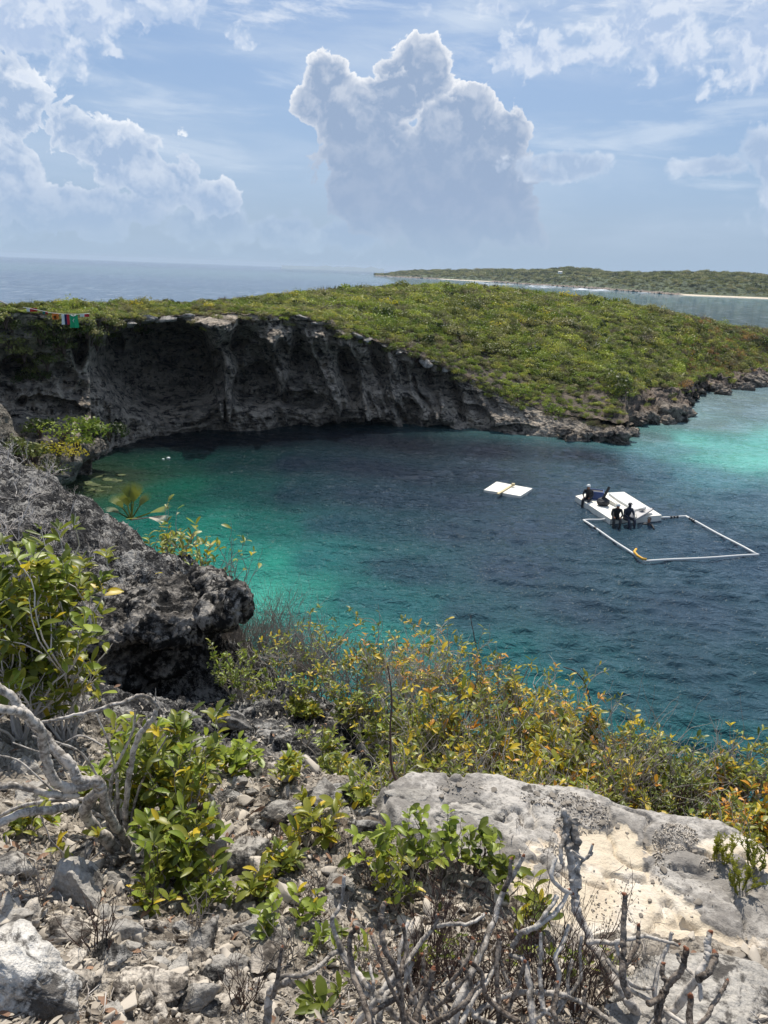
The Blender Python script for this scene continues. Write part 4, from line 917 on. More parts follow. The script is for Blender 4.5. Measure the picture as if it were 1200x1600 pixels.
# boulders one can tell apart: photo centre, half width and height in pixels, material
BL = [(8,1530,92,88,M_WHITER,'big jagged white rock at the bottom left corner',.9,.22),(112,1385,56,50,M_GREY,'rounded grey boulder in the branch shade below the gnarled trunk',.9,.12),(288,1170,52,42,M_GREY,'pale tilted slab beside the dark outcrop and the leafy bush',.8,.1),
 (380,1335,52,42,M_GREY,'angular grey boulder right of the leafy bush at the trunk',.8,.1),(330,1320,36,34,M_GREY,'upright grey rock touching the leafy bush',.9,.1),(415,1452,58,26,M_GREY,'flat grey rock above the small bright seedlings',.6,.08),(772,1385,86,26,M_GREY,'flat grey slab under the low bright leaves, mid bottom',.6,.06),
 (722,1262,62,20,M_GREY,'dark grey plate on the left part of the white slab',.5,.06),(640,1240,40,14,M_GREY,'thin grey rock at the left tip of the white slab',.5,.08),(590,1250,34,20,M_GREY,'broken grey block leaning on the left end of the slab',.7,.14),(570,1290,30,18,M_KARST,'dark block in the rubble at the left end of the slab',.7,.16),(668,1322,40,16,M_GREY,'flat broken rock along the near edge of the slab',.5,.12),(735,1352,44,14,M_PALE,'pale flat rock along the near edge of the slab',.5,.1),(100,1452,36,26,M_PALE,'small pale rock above the white corner rock',.8,.12),(555,1395,52,16,M_PALE,'long pale rock under the curled brown leaf',.5,.1),(645,1478,22,44,M_PALE,'upright pinkish pale stone among the stubby branches',1.0,.08),
 (1120,1575,170,70,M_GREY,'large grey weathered rock filling the bottom right corner',.5,.1),(845,1236,40,12,M_GREY,'dark flat rock on the far edge of the white slab',.6,.1),(20,1350,36,34,M_GREY,'grey rock at the left edge under the low limbs',.8,.12),(190,1455,40,26,M_GREY,'grey rock in the shaded litter under the leafy bush',.7,.12),
 (455,1262,46,22,M_GREY,'grey rock behind the rosette plant',.6,.1),(520,1240,52,18,M_KARST,'dark broken rock left of the white slab tip',.6,.14),(355,1238,28,18,M_KARST,'small dark rock under the round leaved plant',.7,.16),(270,1255,34,40,M_GREY,'grey rock behind the leafy bush by the trunk',.8,.12),
 (300,1540,40,20,M_PALE,'pale low rock in the gravel at bottom left',.6,.12),(220,1530,60,22,M_PALE,'flat pale rock beside the white corner rock',.5,.1),(360,1500,30,16,M_GREY,'small grey rock below the flat grey rock',.6,.12),(480,1400,30,14,M_PALE,'small pale rock left of the curled brown leaf',.6,.12),
 (420,1150,40,22,M_KARST,'black pitted rock in the gully left of the yellow shrubs',.7,.2),(350,1120,50,30,M_KARST,'black pitted rock at the foot of the outcrop',.7,.2),(300,1130,40,30,M_KARST,'dark rock wedged under the outcrop',.8,.2),(460,1185,50,18,M_GREY,'grey rock at the gully lip by the shrubs',.6,.14)]
for k, (a, b_, w, h, m, lab, fl, rg) in enumerate(BL):
    q = on_ground(a, b_ + h * .35); qs_ = at_drop(a, b_ + h * .35, SLAB_DROP)
    if slab_z(qs_[0], qs_[1]) > 0: q = qs_; q[2] = slab_z(q[0], q[1]) - .3 * h * .0025
    d = np.linalg.norm(q - [0, 0, EYE]); s = d / FOC; sub = 6 if w > 100 else 5 if w > 50 else 4
    V, F = rock_shape(sub, 300 + k, 9, rg * 1.3, 1.0, .5, .06); sz = h * s * fl
    V = V * np.array([w * s, max(h, w * .6) * s * .9, sz]); V = V + V / (np.linalg.norm(V, axis=1, keepdims=True) + 1e-6) * (.012 * fbm(V + k * 3, 14, 4, .6))[:, None]
    if w > 100 and k == 0: V = karst_disp(V, V / (np.linalg.norm(V, axis=1, keepdims=True) + 1e-6), .06, 6, .3, 1.2)
    o = obj('rock', V, F, m); o.location = q + np.array([0, 0, sz * .15]); o.rotation_euler = (0, 0, 0); tag(o, lab, 'rock')
_kinds = [('flat grey plate of broken limestone', M_GREY, .45), ('angular grey limestone block', M_GREY, .8), ('pale broken limestone block', M_PALE, .7), ('jagged dark limestone lump', M_KARST, .8)]
_r = np.random.default_rng(91)
for k in range(95):
    while True:
        a, b_ = _r.uniform(-10, 700), _r.uniform(1190, 1590)
        if a < 610 + (b_ - 1240) * .9: break
    nm, m, fl = _kinds[int(_r.choice(4, p=[.35, .25, .22, .18]))]; q = on_ground(a, b_); w = _r.uniform(16, 42); s = w * np.linalg.norm(q - [0, 0, EYE]) / FOC
    V, F = rock_shape(4, 1200 + k % 30, 12, .16, 1.0, .5, .08, dmin=.3, dmax=.65); V = V / np.abs(V).max() * s * np.array([1, .75, fl * .8]); o = obj('rock', V, F, m); o.location = q + np.array([0, 0, s * .12]); o.rotation_euler = (_r.normal() * .25, _r.normal() * .25, _r.uniform(0, 6))
    side = 'at the left edge' if a < 130 else 'near the gnarled trunk' if a < 300 else 'left of the rosette plant' if a < 450 else 'left of the slab'
    tag(o, nm + ' in the rubble ' + side, 'rock', 'broken limestone rocks ' + side)
# loose stones
r = np.random.default_rng(12)
STV = [rock_shape(3 if k < 5 else 2, 500 + k, 14, .10, dmin=.28, dmax=.6) for k in range(9)]
STV = [(V / np.abs(V).max(), F) for V, F in STV]
STM = [mesh('stone', V * np.array([1, .8, .62]), F, [M_CHIP, M_CHIPG, M_CHIP][k % 3], smooth_=False) for k, (V, F) in enumerate(STV)]
def fore_px(r, y0=1200, y1=1600):
    while True:
        a, b_ = r.uniform(-20, 1220), r.uniform(y0, y1)
        if a < 620 + (b_ - 1215) * .9 or a > 1240 or b_ > 1500 or (b_ > 1440 and r.random() < .5): return a, b_
n = 0
while n < 285:
    a, b_ = fore_px(r); q = on_ground(a, b_); 
    if q[2] < 7.5: continue
    w = r.uniform(7, 13) if r.random() < .65 else r.uniform(13, 24); s = w * np.linalg.norm(q - [0, 0, EYE]) / FOC
    o = bpy.data.objects.new('stone', STM[r.integers(9)]); C.objects.link(o); o.location = q + np.array([0, 0, s * .2]); o.scale = (s, s * r.uniform(.7, 1), s * r.uniform(.6, 1)); o.rotation_euler = (r.uniform(-.5, .5), r.uniform(-.5, .5), r.uniform(0, 6))
    tag(o, 'loose pale limestone stone lying in the rubble of the ledge', 'stone', 'loose stones on the ledge'); n += 1
# stones on the slab
for k, (a, b_) in enumerate([(716,1235),(744,1244),(700,1240),(690,1252),(770,1240),(836,1246),(862,1250),(858,1262),(830,1252),(880,1262),(905,1268),(1006,1324),(1008,1318),(1030,1342),(1050,1296),(1085,1330),(940,1290),(1034,1362),(1020,1375),(1092,1458),(1120,1372),(1015,1408),(1090,1414),(1000,1430),(965,1290),(980,1300),(890,1262),(872,1285),(880,1300),(860,1320)]):
    q = at_drop(a, b_, SLAB_DROP); z = slab_z(q[0], q[1])
    if z < 0: continue
    s = r.uniform(4, 9) * np.linalg.norm(q - [0, 0, EYE]) / FOC; o = bpy.data.objects.new('stone', STM[1 if k % 3 else 4]); C.objects.link(o); o.location = (q[0], q[1], z + s * .2); o.scale = (s, s, s * .8); o.rotation_euler = (0, 0, k)
    tag(o, 'small grey stone lying loose on the bleached slab', 'stone', 'small stones on the bleached slab')
_lx, _ly = np.meshgrid(np.arange(-5, 5, .02), np.arange(0, 7, .02), indexing='ij')
_LD = fbm(p3(_lx, _ly, 3), 1.5, 4) + .28 * np.exp(-((_lx + .75) ** 2 + (_ly - 2.15) ** 2) / .25) + .2 * np.exp(-((_lx - .25) ** 2 + (_ly - 1.8) ** 2) / .12) + .05
def litter_d(x, y): return float(_LD[min(max(int((x + 5) / .02), 0), 499), min(max(int(y / .02), 0), 349)])
# gravel: chips everywhere on the ledge, drifts on the slab
Pn = []; sc = []
for _ in range(17000):
    a, b_ = r.uniform(-.75, .75), math.exp(r.uniform(math.log(1.1), math.log(4.6))); x, y = math.sin(a) * b_, math.cos(a) * b_
    if slab_z(x, y) > 0: continue
    z = gz(x, y)
    if z < 7.8: continue
    if r.random() < 1.6 * litter_d(x, y): continue
    s = r.uniform(.003, .011) * (1 + .35 * (b_ > 2.4)) * (2.2 if r.random() < .16 else 1); Pn.append((x, y, z + s * .3)); sc.append((s, s * r.uniform(.5, 1), s * r.uniform(.4, .9)))
for (a0, b0, ra, rb, nn) in [(910,1278,45,26,700),(1055,1312,36,22,520),(880,1310,22,26,120),(1035,1345,14,36,110),(860,1252,50,14,200),(1110,1352,18,10,60),(960,1420,40,50,120),(720,1238,40,14,90),(870,1330,24,14,80),(1000,1400,150,60,70)]:
    for _ in range(nn):
        th = r.uniform(0, 6.28); k = math.sqrt(r.random()); q = at_drop(a0 + ra * k * math.cos(th), b0 + rb * k * math.sin(th), SLAB_DROP); z = slab_z(q[0], q[1])
        if z < 0: continue
        s = r.uniform(.002, .008); Pn.append((q[0], q[1], z + s * .3)); sc.append((s, s * .8, s * .7))
Pn = np.array(Pn); n = len(Pn)
scatter('gravel', STM[5:], Pn, r.uniform(-1, 6, (n, 3)), sc, r.integers(0, 4, n), 'pale limestone chips covering the ledge')
# litter: dead leaves and bits of twig
tw = Buf(); tw.tube([(-.5, 0, 0), (-.1, .05, .03), (.2, -.03, .02), (.5, .04, 0)], [.02, .022, .018, .01], 5); TW = tw.mesh('twig_bit', M_TWIG); tw = Buf(); tw.tube([(-.5, 0, 0), (0, .12, .02), (.5, 0, .04)], [.02, .02, .01], 4); TW2 = tw.mesh('twig_bit', M_TPALE)
Pn = []; sc = []; ix = []
for _ in range(34000):
    a, b_ = r.uniform(-.75, .75), math.exp(r.uniform(math.log(1.1), math.log(6.0))); x, y = math.sin(a) * b_, math.cos(a) * b_
    if slab_z(x, y) > 0 and r.random() < .985: continue
    z = max(gz(x, y), slab_z(x, y)); d = litter_d(x, y)
    if z < 7.6 or r.random() > .16 + d * 2.8: continue
    k = r.choice(6, p=[.24, .14, .12, .16, .24, .1]); s = r.uniform(.018, .045) * (1.7 if k > 3 else 1) * (1.2 if b_ > 3.5 else 1); Pn.append((x, y, z + .006)); sc.append((s, s, s)); ix.append(k)
Pn = np.array(Pn); n = len(Pn); print('litter', n)
scatter('leaf_litter', [LEAF['grey'][1], LEAF['grey'][2], LEAF['brown'][1], LEAF['grey'][0], TW, TW2], Pn, np.stack([r.normal(0, .45, n), r.normal(0, .4, n), r.uniform(0, 6.28, n)], -1), sc, ix, 'dry grey and brown dead leaves and bits of twig')
for (a, b_, L, lab, v) in [(513,1400,.075,'curled tan dead leaf standing up among the stubby branches',1),(392,1278,.07,'dark brown dead leaf on the litter beside the rosette plant',2),(408,1290,.05,'rust brown dead leaf at the foot of the rosette plant',0),(548,1352,.07,'long brown dead leaf under the low bright leaves',2),(880,1425,.08,'brown dead leaf wedged among grey branches',1)]:
    q = on_ground(a, b_); o = link_obj('dead_leaf', LEAF['brown'][v], None, leaf_M(q + np.array([0, 0, .02]), np.array([.5, .2, .45 if v == 1 else .1]), L, .6)); tag(o, lab, 'leaf')

# ------------------------------------------------------------------ trees and branches of the near ledge, limb by limb
def limb(bf, pts, Y, r0, r1, sides=9, seed=0, knots=1.0):
    """pixels of the photograph with a depth each become a bent limb"""
    P_ = np.array([at_y(a, b_, y) for (a, b_), y in zip(pts, Y)]); n = len(P_); t = np.linspace(0, n - 1, (n - 1) * 11 + 1); Q = np.zeros((len(t), 3))
    for k, tk in enumerate(t):
        i = int(min(tk, n - 2)); f = tk - i; p0, p1, p2, p3_ = P_[max(i - 1, 0)], P_[i], P_[i + 1], P_[min(i + 2, n - 1)]
        Q[k] = .5 * ((2 * p1) + (-p0 + p2) * f + (2 * p0 - 5 * p1 + 4 * p2 - p3_) * f * f + (-p0 + 3 * p1 - 3 * p2 + p3_) * f ** 3)
    rr = np.random.default_rng(seed + 77); rad = np.linspace(r0, r1, len(t)) * (1 + knots * .09 * rr.normal(size=len(t))); _n = rr.normal(size=(len(t), 3)); _n = (_n + np.roll(_n, 1, 0) + np.roll(_n, 2, 0) + np.roll(_n, 3, 0)) / 2; Q[1:-1] += _n[1:-1] * r0 * .13; _al = np.concatenate([[0], np.cumsum(np.linalg.norm(np.diff(Q, axis=0), axis=1))]); rad = rad * (1 + (.03 if r0 > .012 else .07) * np.sin(_al / r0 * 3.4) + .05 * np.sin(_al / r0 * .9 + 1))
    Q = np.vstack([Q, Q[-1] + (Q[-1] - Q[-2]) * .15]); rad = np.append(np.maximum(rad, .2 * r0), rad[-1] * .35); bf.tube(Q, rad, sides); return Q
GT = [([(215,1385),(205,1362),(187,1335),(161,1305),(135,1275),(140,1250),(157,1228)],[2.34,2.33,2.3,2.25,2.2,2.16,2.14],.030,.022),
 ([(225,1375),(215,1345),(200,1322),(180,1290),(165,1262),(158,1232)],[2.36,2.34,2.3,2.24,2.18,2.14],.022,.018),
 ([(157,1228),(150,1221),(112,1234),(86,1222),(76,1195),(67,1162),(64,1140),(42,1120),(22,1110),(-15,1104)],[2.14,2.13,2.08,2.04,2.02,2.0,1.98,1.95,1.92,1.9],.021,.015),
 ([(135,1222),(120,1216),(109,1196),(75,1155),(55,1135),(41,1117),(19,1091),(-10,1068)],[2.12,2.1,2.1,2.12,2.12,2.12,2.12,2.12],.022,.017),
 ([(120,1240),(97,1243),(75,1241),(37,1230),(-20,1230)],[2.1,2.06,2.02,1.98,1.92],.015,.012),([(118,1258),(95,1262),(75,1266),(34,1271),(-15,1292)],[2.12,2.06,2.0,1.95,1.88],.018,.015),
 ([(150,1250),(100,1250),(40,1258),(-10,1280)],[2.2,2.22,2.25,2.28],.010,.008)]
root = empty('gnarled_tree', on_ground(215, 1375), 'gnarled silver-grey low tree with bent bare limbs reaching off the left edge', 'tree'); inv = Matrix.Translation(-root.location)
for k, (pts, Y, r0, r1) in enumerate(GT):
    bf = Buf(); limb(bf, pts, Y, r0 * .8, r1 * .8, 12, k, .6); o = bf.build('trunk' if k < 2 else 'limb', M_BARK, root); o.matrix_local = inv
PT = [([(197,1330),(195,1312),(196,1285),(197,1260),(204,1200),(214,1159),(232,1130),(240,1121),(244,1104),(232,1090),(222,1086),(205,1092),(187,1099),(142,1112),(100,1122),(60,1130)],[2.4,2.4,2.4,2.4,2.4,2.4,2.4,2.4,2.4,2.38,2.36,2.34,2.3,2.26,2.22,2.2],.013,.005),
 ([(188,1320),(170,1290),(172,1240),(180,1200),(205,1150),(212,1110)],[2.45,2.45,2.46,2.48,2.5,2.5],.010,.004),([(185,1310),(184,1240),(178,1190),(165,1150),(150,1115)],[2.45,2.46,2.5,2.5,2.5],.007,.003),([(200,1310),(215,1240),(238,1190),(262,1150)],[2.45,2.5,2.5,2.5],.007,.003),
 ([(190,1310),(160,1230),(130,1180),(90,1160),(50,1150)],[2.45,2.4,2.35,2.3,2.3],.006,.003),([(192,1300),(150,1270),(90,1240),(30,1190),(-10,1180)],[2.45,2.42,2.4,2.4,2.4],.006,.003),([(160,1165),(130,1150),(110,1155),(70,1175),(20,1160)],[2.4,2.4,2.4,2.4,2.4],.004,.002),([(345,1300),(342,1270),(325,1240)],[2.6,2.6,2.6],.012,.006),([(244,1104),(243,1090),(243,1075)],[2.4,2.4,2.4],.003,.001)]
root = empty('bare_tree', on_ground(197, 1345), 'thin bleached leafless tree arching behind the gnarled trunk', 'tree'); inv = Matrix.Translation(-root.location)
for k, (pts, Y, r0, r1) in enumerate(PT):
    bf = Buf(); limb(bf, pts, Y, r0, r1, 8, k + 20); o = bf.build('branch', M_BARK, root); o.matrix_local = inv
def yy(pts, base=1.42, k=.0009): return [base + (1600 - b_) * k + .03 * math.sin(a * .05) for a, b_ in pts]
# the bare stubby shrub along the bottom
ST = [([(707,1625),(718,1564),(745,1503),(768,1449),(787,1392),(805,1362),(818,1338)],.013,.007,0),([(787,1392),(796,1372),(799,1342)],.008,.006,1),([(560,1600),(584,1568),(615,1526),(638,1499),(668,1461),(680,1445),(684,1430)],.011,.006,0),
 ([(636,1640),(630,1583),(622,1522),(603,1484),(594,1449),(596,1430),(601,1412)],.011,.008,1),([(620,1590),(600,1568),(572,1537),(546,1503),(526,1468),(519,1434),(532,1415),(538,1369)],.011,.006,0),([(580,1610),(569,1564),(553,1526),(546,1476),(549,1460),(557,1450)],.010,.007,1),
 ([(566,1550),(599,1560),(622,1550),(633,1537),(635,1510),(638,1470)],.008,.005,0),([(430,1540),(442,1526),(477,1522),(500,1508),(515,1494)],.008,.007,0),([(515,1494),(530,1488),(550,1515),(566,1550)],.008,.008,0),([(410,1640),(415,1600),(421,1556),(430,1542),(450,1534)],.0145,.012,0),
 ([(426,1560),(434,1530),(437,1500),(441,1480)],.008,.005,1),([(700,1590),(714,1568),(740,1544),(753,1534)],.008,.006,0),([(684,1447),(705,1444),(726,1445),(745,1438),(758,1428)],.007,.005,0),([(870,1400),(852,1430),(829,1453),(815,1456),(804,1454)],.008,.006,0),
 ([(640,1640),(650,1590),(664,1553),(673,1530),(677,1515)],.011,.009,1),([(720,1600),(740,1560),(762,1530),(776,1503),(781,1470)],.009,.007,0),([(921,1472),(945,1473),(965,1472),(985,1466),(1009,1464),(1035,1470),(1061,1476)],.009,.005,0),
 ([(985,1560),(973,1527),(974,1490),(974,1464),(975,1430),(976,1398)],.011,.008,1),([(1010,1640),(1039,1593),(1064,1563),(1090,1527),(1103,1497),(1107,1475),(1110,1457)],.015,.009,0),([(1092,1530),(1108,1519),(1116,1500),(1117,1490)],.011,.010,1),
 ([(1026,1600),(1034,1560),(1039,1545),(1061,1519),(1070,1500),(1072,1483)],.011,.009,1),([(1032,1620),(1028,1593),(1022,1541),(1035,1497),(1045,1475),(1050,1457)],.009,.006,0),([(973,1515),(985,1495),(995,1479),(998,1462),(998,1446)],.008,.006,1),
 ([(740,1590),(760,1571),(804,1552),(863,1552),(899,1563),(936,1582),(960,1600)],.009,.008,0),([(838,1640),(832,1590),(828,1545),(822,1505),(812,1496),(797,1494)],.013,.007,0),([(866,1600),(866,1563),(874,1527),(868,1500),(880,1470),(888,1446)],.009,.006,0),
 ([(800,1480),(815,1457),(840,1447),(863,1431),(880,1410),(888,1391)],.009,.007,0),([(1079,1640),(1078,1600),(1079,1556)],.011,.009,1),([(950,1500),(966,1520),(990,1540),(1020,1545)],.008,.006,0),([(780,1600),(779,1560),(776,1520),(779,1465)],.009,.007,1),([(868,1340),(862,1370),(880,1390),(893,1395)],.007,.008,0),([(893,1378),(905,1350),(925,1332)],.007,.005,0),([(893,1330),(915,1342),(926,1320)],.006,.005,0),([(1000,1620),(1015,1600),(1040,1575)],.009,.006,0)]
_r = np.random.default_rng(321)
for k in range(26):
    a = _r.uniform(520, 1120); y0 = _r.uniform(1560, 1640); n_ = 5; ln = _r.uniform(70, 170) * (1.0 if a < 900 else .8); dxx = _r.normal() * 22; pts_ = []
    for i in range(n_): pts_.append((a, y0)); a += dxx + _r.normal() * 9; y0 -= ln / (n_ - 1) * _r.uniform(.6, 1.3); dxx *= .55
    ST.append((pts_, _r.uniform(.006, .010), _r.uniform(.005, .0065), int(_r.random() < .55)))
def bud(bf, Q, r_):
    for j in range(3):
        d = (Q[-1] - Q[-3]); d = d / (np.linalg.norm(d) + 1e-9); p = Q[-1] + d * r_ * .3 * j; bf.tube([p - d * r_ * .5, p, p + d * r_ * .35], [r_ * (.85 - .15 * j), r_ * (.9 - .2 * j), r_ * .4], 6)
root = empty('stubby_shrub', at_y(720, 1640, 1.4), 'bare shrub of stubby ringed grey branches with rusty tips along the bottom', 'shrub'); root.location.z = gz(root.location.x, root.location.y); inv = Matrix.Translation(-root.location)
for k, (pts, r0, r1, dk) in enumerate(ST):
    bf = Buf(); s = 1.0; Q = limb(bf, pts, yy(pts, 1.34 if dk else 1.42), r0 * .78, r1 * .78, 9, k + 50, .7); o = bf.build('branch', M_BDARK if dk else M_BARK, root); o.matrix_local = inv
    if k % 2 == 0 or dk: bf = Buf(); bud(bf, Q, r1 * .9); b2 = bf.build('bud', M_BUD, o)
root = empty('weathered_stump', on_ground(925, 1480), 'pale weathered dead trunk standing before the bleached slab', 'dead tree'); inv = Matrix.Translation(-root.location)
for k, (pts, r0, r1) in enumerate([([(1017,1600),(987,1571),(965,1538),(943,1501),(921,1468),(899,1417),(896,1380),(889,1330),(886,1300),(884,1268)],.013,.012),([(900,1385),(898,1350),(896,1320),(896,1278)],.017,.013),([(884,1300),(876,1330),(878,1352)],.007,.006)]):
    bf = Buf(); limb(bf, pts, yy(pts, 1.5, .0011), r0, r1, 12, k + 90, 1.4); o = bf.build('trunk' if k == 0 else 'branch', M_BARK, root); o.matrix_local = inv
# thin dark twigs rising through it
def twigs(name, label, px, py, n, h, spread, mat, seed, cat='dry plant', kids=(3, 2), rad=.0022, base=None, group=None, up=1.0, wig=.3):
    q = on_ground(px, py) if base is None else base; e = empty(name, q, label, cat, group); L, tips = grow(np.random.default_rng(seed), np.zeros(3), h, spread, n, kids, wig, rad, up); bf = Buf()
    for pts, rd in L: bf.tube(pts, rd, 3, cap=False)
    bf.build('twigs', mat, e); return e
for k, (a, b_, n_, h, sp_r, m, lab) in enumerate([(640,1560,16,.30,.18,M_TDARK,'thin dark twigs between the stubby branches, left of centre'),(745,1600,22,.34,.2,M_TDARK,'thicket of thin dark twigs at bottom centre'),(830,1570,22,.34,.2,M_TDARK,'thicket of thin dark twigs below the dead trunk'),(900,1590,16,.3,.16,M_TDARK,'thin dark twigs at the foot of the dead trunk'),
    (680,1480,14,.26,.15,M_TDARK,'dark wiry twigs behind the stubby branches'),(760,1310,12,.2,.16,M_TDARK,'dark wiry twigs on the left part of the white slab'),(800,1330,8,.16,.12,M_TDARK,'small dark twig tuft at the slab edge'),(540,1310,8,.12,.14,M_TWIG,'grey wiry twigs on dark rubble behind the rosette plant'),(960,1560,10,.2,.14,M_TWIG,'grey twigs beside the stubby branch tips at right'),(340,1290,8,.16,.1,M_TWIG,'grey wiry twigs behind the angular boulder'),(870,1440,12,.2,.14,M_TWIG,'tangle of grey twigs round the dead trunk'),(560,1540,10,.2,.14,M_TWIG,'grey twigs at bottom left of centre')] + [(a_, b2_, 9, .15, .13, M_TWIG if j % 2 else M_TDARK, 'small wiry dry plant ' + w_) for j, (a_, b2_, w_) in enumerate([(230,1420,'in the shade below the leafy bush'),(300,1460,'above the pale gravel at lower left'),(420,1330,'between the angular boulder and the rosette plant'),(450,1500,'behind the thick blunt stub'),(380,1570,'at the bottom edge left of the thick stub'),(60,1400,'under the low silver limbs'),(590,1390,'behind the stubby branches, in the middle'),(330,1230,'right of the bleached tree'),(150,1490,'beside the white corner rock'),(690,1375,'in front of the low bright leaves'),(500,1440,'left of the forked stubby branches'),(1000,1540,'between the stubby tips at right')])]):
    twigs('dry_twigs', lab, a, b_, n_, h, sp_r, m, 40 + k)
# ------------------------------------------------------------------ leafy plants near the camera
G = (('green', .5), ('olive', .35), ('bright', .15)); GY = (('green', .34), ('olive', .36), ('bright', .22), ('yellow', .08)); BR = (('bright', .7), ('green', .25), ('yellow', .05))
YO = (('olive', .42), ('yellow', .24), ('green', .27), ('orange', .07)); OR = (('orange', .28), ('yellow', .27), ('olive', .35), ('green', .1)); YG = (('olive', .45), ('green', .26), ('bright', .17), ('yellow', .12))
def place(px, py_top, Y):
    t = at_y(px, py_top, Y); z = gz(t[0], t[1]); return np.array([t[0], t[1], z]), t[2] - z
def sh(px, pt, Y, wpx, lab, leaf, per, pal, parts, seed, stems=7, name='shrub', cat='shrub', **k):
    b_, h = place(px, pt, Y); sp_r = wpx * math.hypot(Y, 2.5) / FOC
    h = max(h, .12); near = Y < 4
    return shrub(name, lab, cat, b_, h * (.78 if near else .9), sp_r, int(stems * (1.5 if near else 1.15)), leaf * (.68 if px < 130 and Y > 3 else .70 if near else .85), per, pal, parts, seed=seed, **k)
# big leafy bush at the left edge
sh(35, 815, 3.5, 80, 'large-leaved green bush filling the left edge before the dark outcrop', .115, 9, GY, 220, 1, stems=18, kids=(3, 2), rad=.010, twig=M_TPALE, up=1.3, maxleaf=1500)
sh(5, 930, 3.2, 85, 'green bush at the left edge just above the bent silver limbs', .105, 6, GY, 90, 2, stems=7, kids=(3, 2), rad=.009, twig=M_TPALE, maxleaf=260)
sh(85, 975, 3.3, 62, 'lower green bush hanging in front of the dark outcrop face', .10, 6, GY, 90, 3, stems=7, kids=(3, 2), rad=.008, twig=M_TPALE, maxleaf=240)
sh(250, 1135, 2.55, 120, 'dense leafy green bush right of the gnarled trunk', .078, 7, GY, 220, 4, stems=15, kids=(3, 3), rad=.005, maxleaf=1100, up=.8)
sh(270, 1265, 2.25, 100, 'lower part bush with slim green leaves at the foot of the trunk', .078, 7, GY, 140, 5, stems=13, kids=(3, 3), rad=.005, maxleaf=520)
sh(338, 1395, 2.05, 60, 'small green sprig spreading right over the litter', .062, 6, G, 50, 6, stems=6, kids=(2, 2), rad=.004, maxleaf=90)
sh(368, 1150, 3.1, 48, 'small bush with round bright leaves beside the gully', .075, 6, BR, 90, 7, stems=7, kids=(3, 1), rad=.004, rnd=True, maxleaf=130)
sh(455, 1205, 2.9, 60, 'olive leafed plant on the rubble right of the round leaved bush', .062, 6, YG, 60, 8, stems=6, kids=(2, 2), maxleaf=120, rad=.004)
sh(490, 1248, 2.45, 75, 'rosette plant of upright olive leaves beside the brown dead leaves', .075, 7, (('olive', .6), ('green', .3), ('yellow', .1)), 90, 9, stems=8, kids=(2, 1), maxleaf=120, rad=.004)
sh(590, 1280, 2.25, 60, 'low plant of bright and olive leaves left of the slab', .07, 6, BR, 60, 10, stems=7, kids=(2, 1), maxleaf=90, rad=.003)
sh(670, 1268, 2.3, 75, 'low sprawling plant with round bright leaves in the middle', .062, 6, BR, 80, 11, stems=9, kids=(2, 1), maxleaf=130, rad=.003, rnd=True)
sh(745, 1290, 2.25, 60, 'low plant of round dark and bright leaves at the slab edge', .06, 6, (('bright', .4), ('green', .5), ('dark', .1)), 70, 12, stems=8, kids=(2, 1), maxleaf=110, rad=.003, rnd=True, twig=M_TDARK)
sh(790, 1325, 2.15, 35, 'small round leaved plant nearest the cream slab', .06, 6, G, 40, 13, stems=5, kids=(2, 1), maxleaf=50, rad=.003, rnd=True)
sh(470, 1415, 1.95, 34, 'seedling with upright round bright leaves behind the stubby branches', .055, 5, BR, 40, 14, stems=5, kids=(1, 1), maxleaf=40, rad=.003, rnd=True)
sh(425, 1470, 1.85, 36, 'bright seedling beside the flat grey rock', .055, 5, BR, 40, 15, stems=5, kids=(1, 1), maxleaf=45, rad=.003, rnd=True)
sh(505, 1460, 1.85, 30, 'bright seedling low between two stubby branches', .05, 5, BR, 40, 16, stems=4, kids=(1, 1), maxleaf=40, rad=.003)
sh(515, 1545, 1.55, 40, 'plant with large glossy green leaves at the bottom edge', .075, 6, (('green', .8), ('bright', .2)), 40, 17, stems=4, kids=(1, 1), maxleaf=34, rad=.004)
sh(112, 1235, 2.1, 20, 'tuft of yellow green leaves hanging at the knot of the gnarled trunk', .06, 7, (('olive', .5), ('yellow', .5)), 24, 18, stems=3, kids=(1, 1), maxleaf=24, rad=.004)
for k, (a, pt_, Y_, w_, lab_) in enumerate([(400,1370,2.1,30,'small olive plant right of the angular boulder'),(300,1215,2.75,34,'olive plant between the leafy bush and the dark rocks'),(440,1330,2.25,30,'small yellow green plant left of the long brown leaf'),(230,1430,2.0,34,'olive sprig spreading low in the shaded litter'),(560,1225,2.7,40,'low green plant before the tip of the slab'),(520,1170,3.2,44,'olive plant at the gully lip'),(620,1330,2.1,30,'low olive leaves left of the flat grey slab'),(850,1395,1.95,28,'few green leaves at the edge of the cream rock'),(150,1225,2.7,50,'yellow green leaves behind the knot of the gnarled trunk'),(40,1290,2.3,40,'sparse green leaves under the silver limbs')]):
    sh(a, pt_, Y_, w_, lab_, .06, 5, YG, 34, 300 + k, stems=6, kids=(2, 2), maxleaf=90, rad=.003)
for k, (a, b_) in enumerate([(700,1440),(880,1500),(940,1540),(830,1540),(650,1520),(560,1450)]):
    sh(a, b_, 1.75, 34, 'sparse small green leaves growing through the dry twigs', .034, 4, G, 12, 30 + k, stems=5, kids=(2, 1), maxleaf=34, rad=.002, twig=M_TDARK, group='small leafy stems among the dry twigs')
